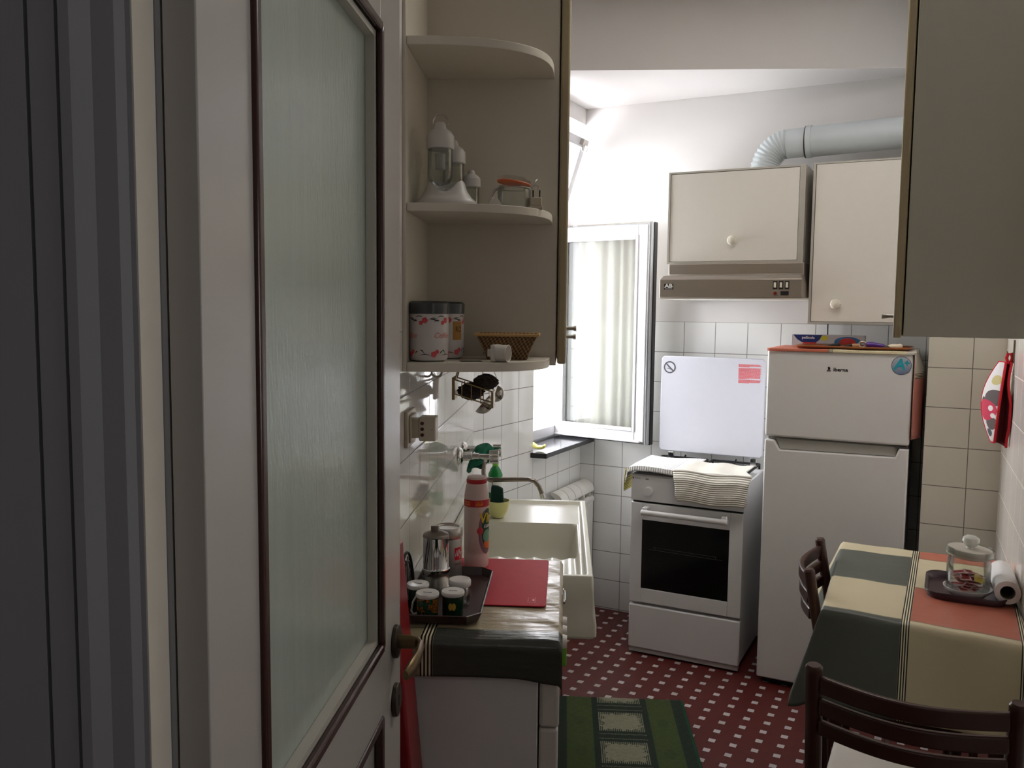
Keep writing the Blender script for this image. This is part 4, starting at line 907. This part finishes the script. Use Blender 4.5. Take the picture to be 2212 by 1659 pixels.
# round wire rack leaning on the wall
wr_=TA('wire_rack','dark round wire rack leaning on the wall behind the tray','rack',-.372,1.97,.902)
b=MB()
for k,(R1,dx) in enumerate(((.085,0),(.070,.004))): b.tube([(.004+dx*.5+ .004*(1-math.sin(a)),R1*math.cos(a),R1*1.35*math.sin(a)*1.05) for a in lsp(0,PI,20)],.0035 if k==0 else .0028,8)
b.tube([(.008,-.085,.003),(.008,.085,.003)],.003,8)
for k in range(-3,4): y=k*.022; h=.085*1.4*math.sqrt(1-(y/.085)**2); b.tube([(.008,y,.003),(.005,y+.012,h*.92)],.0015,6)
b.build('rack_wires',mat('dark steel wire',(60,56,54),.35,metal=.8),wr_)
# red folded board leaning between door and washing machine
o=MB(); o.prism([(0,0),(.030,0),(-.066,1.12),(-.094,1.12)],0,.115,'y'); o=o.build('folded_red_board',REDM,bevel=.006); at(o,fa(-.266,1.630,0),AR); tag(o,'red folded board standing between the door edge and the washing machine','board')
o=MB(); o.grid(lambda u,v:(u,.004*math.sin(u*80+v*20),-v),lsp(-.05,.018,20),lsp(0,.085,10)); o=o.build('lime_cloth',LIME,solid=.004); at(o,fa(0.0,2.366,.676),AR); tag(o,'lime green cloth hanging under the near end of the sink','cloth')
# ================================================================ TABLE
tb=thing('dining_table','small dark wooden table against the right wall under an oilcloth','table',(-.285,2.57,0))
Q=[(0,0),(.487,-.038),(.462,.738),(-.030,.762)]
b=MB(); b.prism(Q,.722,.746); b.build('tabletop',WOODD,tb,bevel=.004)
b=MB(); b.prism([(.03,.03),(.455,.0),(.43,.70),(.0,.725)],.64,.7215); b.build('apron',WOODD,tb)
for x,y in ((.035,.035),(.445,.008),(.42,.69),(.005,.715)):
    b=MB(); b.prism([(x-.02,y-.02),(x+.02,y-.02),(x+.02,y+.02),(x-.02,y+.02)],.0,.64); b.v=[(x+(X-x)*(.7+.3*min(1,Z/.5)),y+(Y-y)*(.7+.3*min(1,Z/.5)),Z) for X,Y,Z in b.v]; b.build('leg',WOODD,tb,bevel=.003)
plm=plaid('table oilcloth',[-.076,.209],[2.572,2.895,3.243],[[DG,CR,DG,CR],[CR,SA,CR,SA],[DG,CR,DG,CR]],[(-.076,.0115),(.209,.010)],rough=.42)
tc_=thing('table_oilcloth','plaid oilcloth in grey green, cream and salmon draped over the table','tablecloth',(0,0,0))
def lerp(a,b,t): return a+(b-a)*t
def tcf(u,v):
    # table edges in world
    xl=-.290-.030*(v-2.57)/.75 if v>2.57 else -.290
    vn=2.560-.075*(u+.29)/.487
    x=u; y=v-.028*((u+.2)/.39)*sm(3.4-v,0,.8)-.04*((u+.2)/.39)*0
    vnear=2.562-.050*(u+.29)/.487
    z=.7505+.0008*math.sin(u*40+v*21)
    d=max(0,xl-u); e=max(0,vnear-y)
    if d>0:
        x=xl-(.22+.08*sm(2.75-v,0,.3)+.18*sm(v,3.12,3.30))*d-.004*min(1,d/.01)
    if e>0:
        y=vnear-.16*e-.006*min(1,e/.015)+.010*math.sin(u*17+.5)*min(1,e/.15)-.012*math.exp(-((u+.05)/.10)**2)*0
    dr=(d**2.2+e**2.2)**(1/2.2)
    if d>0 and e>0: dr=max(d,e)+.12*min(d,e)
    q=max(0,dr-.004); z=z-q*.985-.0*q
    rx=RWX(y)-.006; x=min(x,rx)
    return (x,y,z)
b=MB(); b.grid(tcf,lsp(-.56,-.30,24)+lsp(-.292,.235,60),lsp(2.285,2.545,26)+lsp(2.55,3.345,70)); b.build('oilcloth',plm,tc_,solid=.0022,off=1,angle=70)
tt=thing('small_tray','small dark plum plastic tray on the table','tray',(.072,2.915,.7535))
b=MB(); P0=rr_poly(-.100,.105,-.118,.118,.04); P1_=rr_poly(-.110,.112,-.128,.128,.045); n=len(P0)
b.add([(x,y,0) for x,y in P0]+[(x,y,.022) for x,y in P1_],[tuple(range(n))]+[(k,(k+1)%n,n+(k+1)%n,n+k) for k in range(n)]); b.build('tray_shell',mat('plum brown tray plastic',(58,36,44),.3,var=.08),tt,solid=.003,off=-1)
jr=thing('storage_jar','round glass storage jar with white knobbed lid standing in a white dish','jar',(.078,2.872,.7575))
b=MB(); b.lathe([(.040,0),(.046,.002),(.064,.018),(.067,.026),(.065,.026),(.060,.018),(.042,.006),(.001,.006)],seg=44); b.build('dish',PORC,jr,'white shallow dish')
b=MB(); b.lathe([(.050,.009),(.0575,.014),(.0600,.028),(.0600,.100),(.0570,.114),(.0565,.122),(.0550,.122),(.0555,.113),(.0585,.100),(.0585,.028),(.056,.015),(.050,.0105),(.001,.010)],seg=48,cap=False); b.build('glass_body',GLASS,jr)
LMx=Matrix.Translation((0,0,.123))@Matrix.Rotation(math.radians(3),4,'Y')
b=MB(); b.lathe([(.058,.0),(.0645,.003),(.0655,.024),(.0640,.024),(.0625,.005),(.057,.0015)],seg=48,M=LMx,cap=False); b.build('glass_rim',GLASS,jr)
b=MB(); b.lathe([(.0560,-.004),(.0620,.0),(.0625,.014),(.060,.020),(.001,.021)],seg=48,M=LMx); b.build('lid_disc',mat('milky white lid',(196,190,178),.4),jr,'milky lid disc')
b=MB(); b.lathe([(.012,.020),(.011,.026),(.018,.032),(.024,.042),(.022,.053),(.012,.060),(.001,.061)],seg=32,M=LMx); b.v=[(x,y,z) for x,y,z in b.v]; b.build('lid_knob',mat('pale marbled knob',(212,212,204),.15,var=.08),jr,'pale marbled knob')
pk0=None; rr=random.Random(11)
for k in range(20):
    b=MB(); b.box(-.021,.021,-.014,.014,0,.0012); 
    b.m=1; b.box(-.0165,.0165,-.0095,.0095,.0011,.0016); b.box(-.0165,.0165,-.0095,.0095,-.0004,.0001)
    if k==0:
        pk0=b.build('sugar_sachet',[mat('pink white sachet paper',(220,180,178),.7),mat('crimson sachet print',(150,22,36),.6)],bevel=.0); pk=pk0
    else: pk=pk0.copy(); COL.objects.link(pk)
    a=rr.uniform(0,2*PI); r=.034*math.sqrt(rr.random()); lay=k//3
    pk.location=(.078+r*math.cos(a),2.872+r*math.sin(a),.7735+.0032*k*.85); pk.rotation_euler=(rr.uniform(-.35,.35),rr.uniform(-.3,.3),rr.uniform(0,6.28))
    tag(pk,'crimson and white sachet inside the glass storage jar on the table','sachet','sachets inside the storage jar')
o=MB(); o.box(-.016,.016,-.011,.011,0,.0015); o=o.build('yellow_sachet',YEL); o.location=(.108,2.853,.815); o.rotation_euler=(.9,.3,.4); tag(o,'yellow sachet standing at the right inside the storage jar','sachet')
pr=thing('paper_towel_roll','white paper towel roll lying on the small tray beside the jar','paper roll',(.1795,2.815,.797),math.radians(2))
b=MB(); R0,R1=.034,.020; us=[2*PI*k/40 for k in range(40)]
for (y0,y1) in ((0,.235),):
    vs=[];fs=[]
    for (r,y) in ((R0,y0),(R0,y1),(R1,y1),(R1,y0)): vs+=[(r*math.cos(a),y,r*math.sin(a)) for a in us]
    for i in range(4):
        j=(i+1)%4
        for k in range(40): k2=(k+1)%40; fs.append((i*40+k,i*40+k2,j*40+k2,j*40+k))
b.add(vs,fs); b.build('paper',PAPER,pr,angle=50)
b=MB(); vs=[];fs=[]
for (r,y) in ((R1,.001),(R1,.234),(R1-.0015,.234),(R1-.0015,.001)): vs+=[(r*math.cos(a),y,r*math.sin(a)) for a in us]
for i in range(4):
    j=(i+1)%4
    for k in range(40): k2=(k+1)%40; fs.append((i*40+k,i*40+k2,j*40+k2,j*40+k))
b.add(vs,fs); b.build('cardboard_core',CARD,pr)
# ================================================================ CHAIRS  (origin on floor below back, facing +y)
def chair(lab,loc,rot):
    t=thing('dining_chair',lab,'chair',loc,rot,group='dark wooden ladder back chairs')
    rake=lambda z:-.055*sm(z,.42,.83)*1.0-.0
    for s in (-1,1):
        b=MB(); b.tube([(s*.185,.02,0),(s*.190,.02,.25),(s*.196,.015,.44),(s*.197,-.005,.62),(s*.198,-.038,.80),(s*.198,-.040,.812),(s*.198,-.041,.818)],(lambda u: .0165 if u<.93 else .0165-.004*(u>.99)),16,flat=1.15); b.build('rear_leg',WOODD,t,'rear leg running up into the back post')
        b=MB(); b.tube([(s*.180,.385,0),(s*.180,.385,.40),(s*.180,.385,.425)],(lambda u:.0125+.006*u),14); b.build('front_leg',WOODD,t)
    for z0,z1 in ((.755,.795),(.705,.742),(.655,.690)):
        b=MB(); n=20; vs=[];fs=[]
        for k in range(n+1):
            u=k/n; x=-.185+.37*u; bow=-.040*math.sin(PI*u); yc=-.002-.038*sm((z0+z1)/2,.44,.80)+bow
            dz=-.006*math.sin(PI*u)
            vs+= [(x,yc-.008,z0+dz),(x,yc+.008,z0+dz),(x,yc+.008,z1+dz),(x,yc-.008,z1+dz)]
        for k in range(n):
            for j in range(4): fs.append((4*k+j,4*k+(j+1)%4,4*k+4+(j+1)%4,4*k+4+j))
        fs+=[(0,1,2,3),(4*n+3,4*n+2,4*n+1,4*n)]
        b.add(vs,fs); b.build('back_rail',WOODD,t,bevel=.004)
    b=MB(); b.box(-.182,.182,.005,.030,.375,.425); b.box(-.178,.178,.370,.395,.375,.425); b.box(-.192,-.168,.02,.385,.375,.425); b.box(.168,.192,.02,.385,.375,.425); b.build('seat_frame',WOODD,t,bevel=.003)
    b=MB(); b.box(-.18,-.165,.02,.385,.18,.20); b.box(.165,.18,.02,.385,.18,.20); b.box(-.17,.17,.195,.21,.18,.20); b.build('stretcher',WOODD,t,bevel=.002)
    b=MB(); b.prism(rr_poly(-.190,.190,.022,.400,.03),.425,.462); b.build('seat_pad',SEATC,t,'off white padded seat',bevel=.014,seg=4)
    return t
chair('dark ladder back chair with off white seat standing in front of the table',(-.040,2.000,0),0)
c2_=chair('dark ladder back chair pushed in at the left side of the table beside the fridge',(-.325,2.905,0),math.radians(-90+3))
# ================================================================ POT HOLDER MITT ON THE RIGHT WALL
mi=thing('pot_holder','red bound white printed pot holder mitt hanging on the right wall','pot holder',(.195,3.42,1.465))
def w_(t): return math.sin(PI*min(1,max(0,t))**.85)**.75 if 0<t<1 else 0
def padA(u,v): # v 0..1 down, u 0..1 across (far-left edge -> near-right edge)
    z=-.03-.28*v; wv=.12+.88*w_(.08+.84*v); bul=math.sin(PI*(.1+.85*v)); 
    xr=-.022-.012*bul-.022*v*v; yr=-.050*bul
    xl=-.026-.058*bul-.020*v*v; yl=.055*bul*1.0
    x=xr+(xl-xr)*(1-u)*1.0-.012*math.sin(PI*u)*bul; y=yr+(yl-yr)*(1-u)
    return (x,y,z)
def padB(u,v):
    z=-.03-.295*v; bul=math.sin(PI*(.06+.9*v)); y=(-.055+.12*(1-u))*bul; x=-.008-.006*math.sin(v*PI*2)*bul-.012*math.sin(v*9)*.3; return (min(x,-.006),y,z)
def print_mat():
    t=NT('white cotton with pink and grey print'); u=t.node('ShaderNodeTexCoord'); sp=t.node('ShaderNodeSeparateXYZ'); t.link(u.outputs['UV'],sp.inputs[0]); x=V(t,sp.outputs[0]); y=V(t,sp.outputs[1])
    c=lin((226,222,222)); 
    def blob(c,cx,cy,rx,ry,col):
        dx=(x-cx)/rx; dy=(y-cy)/ry; return t.mix((dx*dx+dy*dy).lt(1.0),c,lin(col))
    c=blob(c,.75,.22,.25,.06,(200,186,130)); c=blob(c,.80,.44,.42,.10,(96,84,84)); c=blob(c,.28,.50,.16,.06,(92,80,80)); c=blob(c,.75,.76,.3,.08,(104,92,90)); c=blob(c,.45,.60,.52,.13,(206,60,88)); c=blob(c,.72,.57,.10,.035,(238,230,230)); c=blob(c,.82,.66,.10,.03,(238,230,230)); c=blob(c,.55,.88,.22,.05,(80,92,96))
    t.bsdf(c,.85,0.,t.bump(t.noise(200.,2.),.3,.002)); return t.m
b=MB(); b.grid(padA,lsp(0,1,14),lsp(0,1,30)); b.build('printed_pad',print_mat(),mi,solid=.004)
def lin_(u,v):
    A_=padA(1,v); B_=padB(1,v); return (A_[0]+(B_[0]-A_[0])*u,A_[1]+(B_[1]-A_[1])*u+.035*math.sin(PI*u),A_[2]+(B_[2]-A_[2])*u)
b=MB(); b.grid(lin_,lsp(0,1,10),lsp(0.0,1,24)); b.build('lining',DARKR,mi,'dark red lining',solid=.002)
b=MB(); b.grid(padB,lsp(0,1,10),lsp(0,1,24)); b.build('back_pad',mat('white cotton back',(206,200,198),.9),mi,solid=.004)
b=MB(); b.tube([padA(0,v) for v in lsp(0,1,20)]+[padA(1,v) for v in lsp(1,0,20)],.0042,8,closed=True); b.tube([padB(1,v) for v in lsp(0,1,20)],.0045,8); b.tube([padB(0,v) for v in lsp(0,1,20)],.004,8); b.build('binding',MITR,mi,'red cotton binding')
b=MB(); b.tube([(-.018,0,-.035),(-.024,0,-.015),(-.020,0,.0),(-.010,0,.002),(-.006,0,-.015),(-.014,0,-.035)],.0055,8); b.build('hanging_loop',MITR,mi)
hk=thing('wall_hook','thin brass hook plate on the right wall holding the pot holder','hook',(RWX(3.42)-.001,3.42,1.468))
b=MB(); b.box(-.004,0,-.010,.010,-.035,.045); b.tube([(-.004,0,-.004),(-.018,0,-.006),(-.022,0,.006)],.0022,8); b.build('hook_plate',BRASS,hk)
# ================================================================ FRIDGE TOP THINGS
ft=thing('brown_tray','caramel brown plastic tray on top of the fridge','tray',(-.365,3.865,1.4530))
b=MB(); P0=rr_poly(-.21,.21,-.115,.115,.02); P1_=rr_poly(-.225,.225,-.13,.13,.03); n=len(P0)
b.add([(x,y,0) for x,y in P0]+[(x,y,.008) for x,y in P1_],[tuple(range(n))]+[(k,(k+1)%n,n+(k+1)%n,n+k) for k in range(n)]); b.build('tray_shell',BROWNT,ft,solid=.003,off=-1)
bx_=thing('cling_film_box','long cling film carton with blue pellicola label lying on the fridge top','box',(-.640,4.000,1.4520))
b=MB(); b.box(0,.305,0,.048,0,.050); b.build('carton',mat('grey white carton',(196,196,202),.5),bx_,bevel=.001)
b=MB(); b.prism([(.006,.0495),(.130,.0495),(.118,.028),(.095,.010),(.055,.010),(.025,.028)],-.0006,0,'y'); b.build('blue_label',BLUEP,bx_,'dark blue label')
b=MB(); b.prism([(.046,.016),(.108,.016),(.096,.002),(.062,.002)],-.0010,-.0004,'y'); b.build('red_label',mat('coop red print',(200,40,44),.4),bx_)
b=MB(); b.text('pellicola',.0165,lambda x,y:(.071+x,-.0013,.037+y),bold=.0003); b.text('coop',.011,lambda x,y:(.077+x,-.0015,.009+y),bold=.0003); b.build('lettering',WPRINT,bx_,'white pellicola lettering')
b=MB(); b.prism([(.138+.015*math.cos(q),.036+.011*math.sin(q)) for q in [2*PI*k/20 for k in range(20)]],-.0010,0,'y'); b.build('lemon_print',mat('lemon print',(206,200,60),.4),bx_)
b=MB(); b.prism([(.235+.055*math.cos(q),.020+.024*math.sin(q)) for q in [2*PI*k/24 for k in range(24)]],-.0006,0,'y'); b.build('blue_fruit_print',mat('mid blue print',(60,120,170),.4),bx_)
b=MB(); b.prism([(.235+.034*math.cos(q),.018+.020*math.sin(q)) for q in [2*PI*k/24 for k in range(24)]],-.0010,0,'y'); b.build('red_fruit_print',mat('red fruit print',(190,60,60),.4),bx_)
ZF=1.4565
for k,(x,y,r,lab) in enumerate(((-.455,3.83,.25,'black handled kitchen tool, left one on the fridge tray'),(-.385,3.82,.1,'black handled kitchen tool, right one on the fridge tray'))):
    o=MB(); o.prism([(-.045,0),(.035,0),(.040,.006),(.038,.016),(.01,.014)],-.009,.009,'y'); o=o.build('kitchen_tool',BLACKP,bevel=.003); at(o,(x,y,ZF),r); tag(o,lab,'tool','black handled tools on the fridge tray')
t=thing('bottle_stopper','steel and cork bottle stopper on the fridge tray','stopper',(-.345,3.80,ZF),.1)
b=MB(); b.cyl((-.02,0,.009),(.005,0,.010),.008,14); b.build('cork',mat('cork',(190,150,110),.8),t)
b=MB(); b.tube([(.018+.013*math.cos(q),0,.0145+.012*math.sin(q)) for q in [2*PI*k/20 for k in range(20)]],.0035,8,closed=True); b.build('steel_ring',STEEL,t)
t=thing('purple_lighter','purple gas lighter lying on the fridge tray','lighter',(-.275,3.80,ZF),-.12)
b=MB(); b.tube([(-.035,0,.013),(-.02,0,.015),(.0,0,.014),(.03,0,.010)],lambda u:.012-.004*u,12); b.build('lighter_body',PURP,t)
b=MB(); b.tube([(.03,0,.009),(.07,0,.006)],.004,8); b.build('nozzle',BLACKP,t)
o=MB(); o.ell((0,0,.010),.028,.014,.010); o.ell((.018,0,.011),.012,.012,.010); o=o.build('garlic_bulb',mat('pale garlic skin',(226,214,190),.6)); at(o,(-.205,3.80,ZF)); tag(o,'small pale rounded bulb at the right end of the fridge tray','garlic')
# ================================================================ RUG (frame A)
def rug_mat():
    t=NT('green patterned rug weave'); x,y,z=t.coord('Object'); n=t.noise(90.,3.); n2=t.noise(500.,2.)
    dk=t.mix(n,lin((24,38,28)),lin((36,52,38))); gr=t.mix(n,lin((54,70,30)),lin((76,92,42)))
    c=dk
    g1=mx(t,(x.absd(.080)).lt(.050),(x.absd(.400)).lt(.050)); c=t.mix(g1,c,gr)
    # darker oval motifs in green bands
    yy=y.near(.232,.027); xx=mn(t,x.absd(.080),x.absd(.400)); ov=((xx*xx/(.022*.022))+(yy*yy/(.035*.035))).lt(1.0); ring_=t.math('SINE',y*700.0).gt(.2)
    c=t.mix(ov*ring_*.5,c,dk)
    ctr=x.absd(.240)
    py=y.near(.232,.027)  # distance to panel centre
    panel=ctr.lt(.088)*py.lt(.076); comb=t.math('SINE',x*900.0).gt(-.2)
    n3=t.noise(55.,3.); ragged=(mx(t,ctr/.080,py/.068)+(n3-.5)*1.1+mn(t,ctr/.080,py/.068)*.12).lt(.93)
    pale=t.mix(n,lin((122,122,98)),lin((168,164,140)))
    edge=panel*comb; c=t.mix(edge*.8,c,pale); c=t.mix(panel*ragged,c,pale)
    st=ctr.lt(.090)*(y.near(.232,.143).absd(.018)).lt(.0035)*t.math('SINE',x*1400.0).gt(.2); c=t.mix(st*.8,c,pale)
    c=t.mix(x.gt(.492),c,lin((10,74,46)))
    t.bsdf(c,.95,0.,t.bump(n2,.9,.006)); return t.m
rg=MB(); rg.grid(lambda u,v:(u,v,.009+.0008*math.sin(u*160)*math.sin(v*150)),lsp(-.02,.502,60),lsp(-1.3,0,120)); rg.uv=None
rg=rg.build('rug',rug_mat(),solid=.008,off=-1); at(rg,fa(0,3.415,0),AR); tag(rg,'green rug with pale square motifs on the red tiled floor','rug')
# ================================================================ LIGHT
w=bpy.data.worlds.new('World'); SC.world=w; w.use_nodes=True; bg=w.node_tree.nodes['Background']; bg.inputs[0].default_value=(0.94,0.96,1.0,1); bg.inputs[1].default_value=WORLD
la=bpy.data.lights.new('window_daylight_portal','AREA'); la.shape='RECTANGLE'; la.size=.60; la.size_y=1.66; la.cycles.is_portal=True
lo=bpy.data.objects.new('window_daylight_portal',la); COL.objects.link(lo); lo.location=(-2.02,3.92,1.74); lo.rotation_euler=(0,math.radians(-90),0)
la=bpy.data.lights.new('hall_fill_light','AREA'); la.shape='DISK'; la.size=.5; la.energy=HALL; la.color=(1.0,.98,.95)  # added fill without a fixture, weak ambient for the doorway side
lo=bpy.data.objects.new('hall_fill_light',la); COL.objects.link(lo); lo.location=fa(-.1,-1.1,2.85)
la=bpy.data.lights.new('kitchen_fill_light','AREA'); la.shape='DISK'; la.size=.9; la.energy=KIT; la.color=(1.0,.96,.91)  # added soft fill from above, lifts the kitchen beyond the window light
lo=bpy.data.objects.new('kitchen_fill_light',la); COL.objects.link(lo); lo.location=(-.48,2.65,2.93)
la=bpy.data.lights.new('hall_side_fill_light','AREA'); la.shape='RECTANGLE'; la.size=.5; la.size_y=.10; la.energy=SIDE; la.color=(1.0,.98,.95)  # unseen side light without a fixture, added to brighten jamb and door stile
lo=bpy.data.objects.new('hall_side_fill_light',la); COL.objects.link(lo); lo.location=fa(.66,.60,1.6); lo.rotation_euler=(0,math.radians(90),AR)
# ================================================================ CAMERA
cam=bpy.data.cameras.new('camera'); co=bpy.data.objects.new('camera',cam); COL.objects.link(co); SC.camera=co
cam.sensor_fit='HORIZONTAL'; cam.sensor_width=36; cam.lens=36*1853/2212; cam.clip_start=.02
pt,rl,yw=math.radians(4.97),math.radians(.6),math.radians(27.1)
fw=Vector((-math.sin(yw)*math.cos(pt),math.cos(yw)*math.cos(pt),-math.sin(pt))); r0=Vector((math.cos(yw),math.sin(yw),0)); u0=r0.cross(fw)
rv=r0*math.cos(rl)+u0*math.sin(rl); uv=rv.cross(fw)
M=Matrix((rv,uv,-fw)).transposed().to_4x4(); M.translation=Vector((0,0,1.6)); co.matrix_world=M
vs=SC.view_settings; vs.view_transform='Standard'; vs.look='None'; vs.gamma=1; vs.use_curve_mapping=False; vs.exposure=EXPO
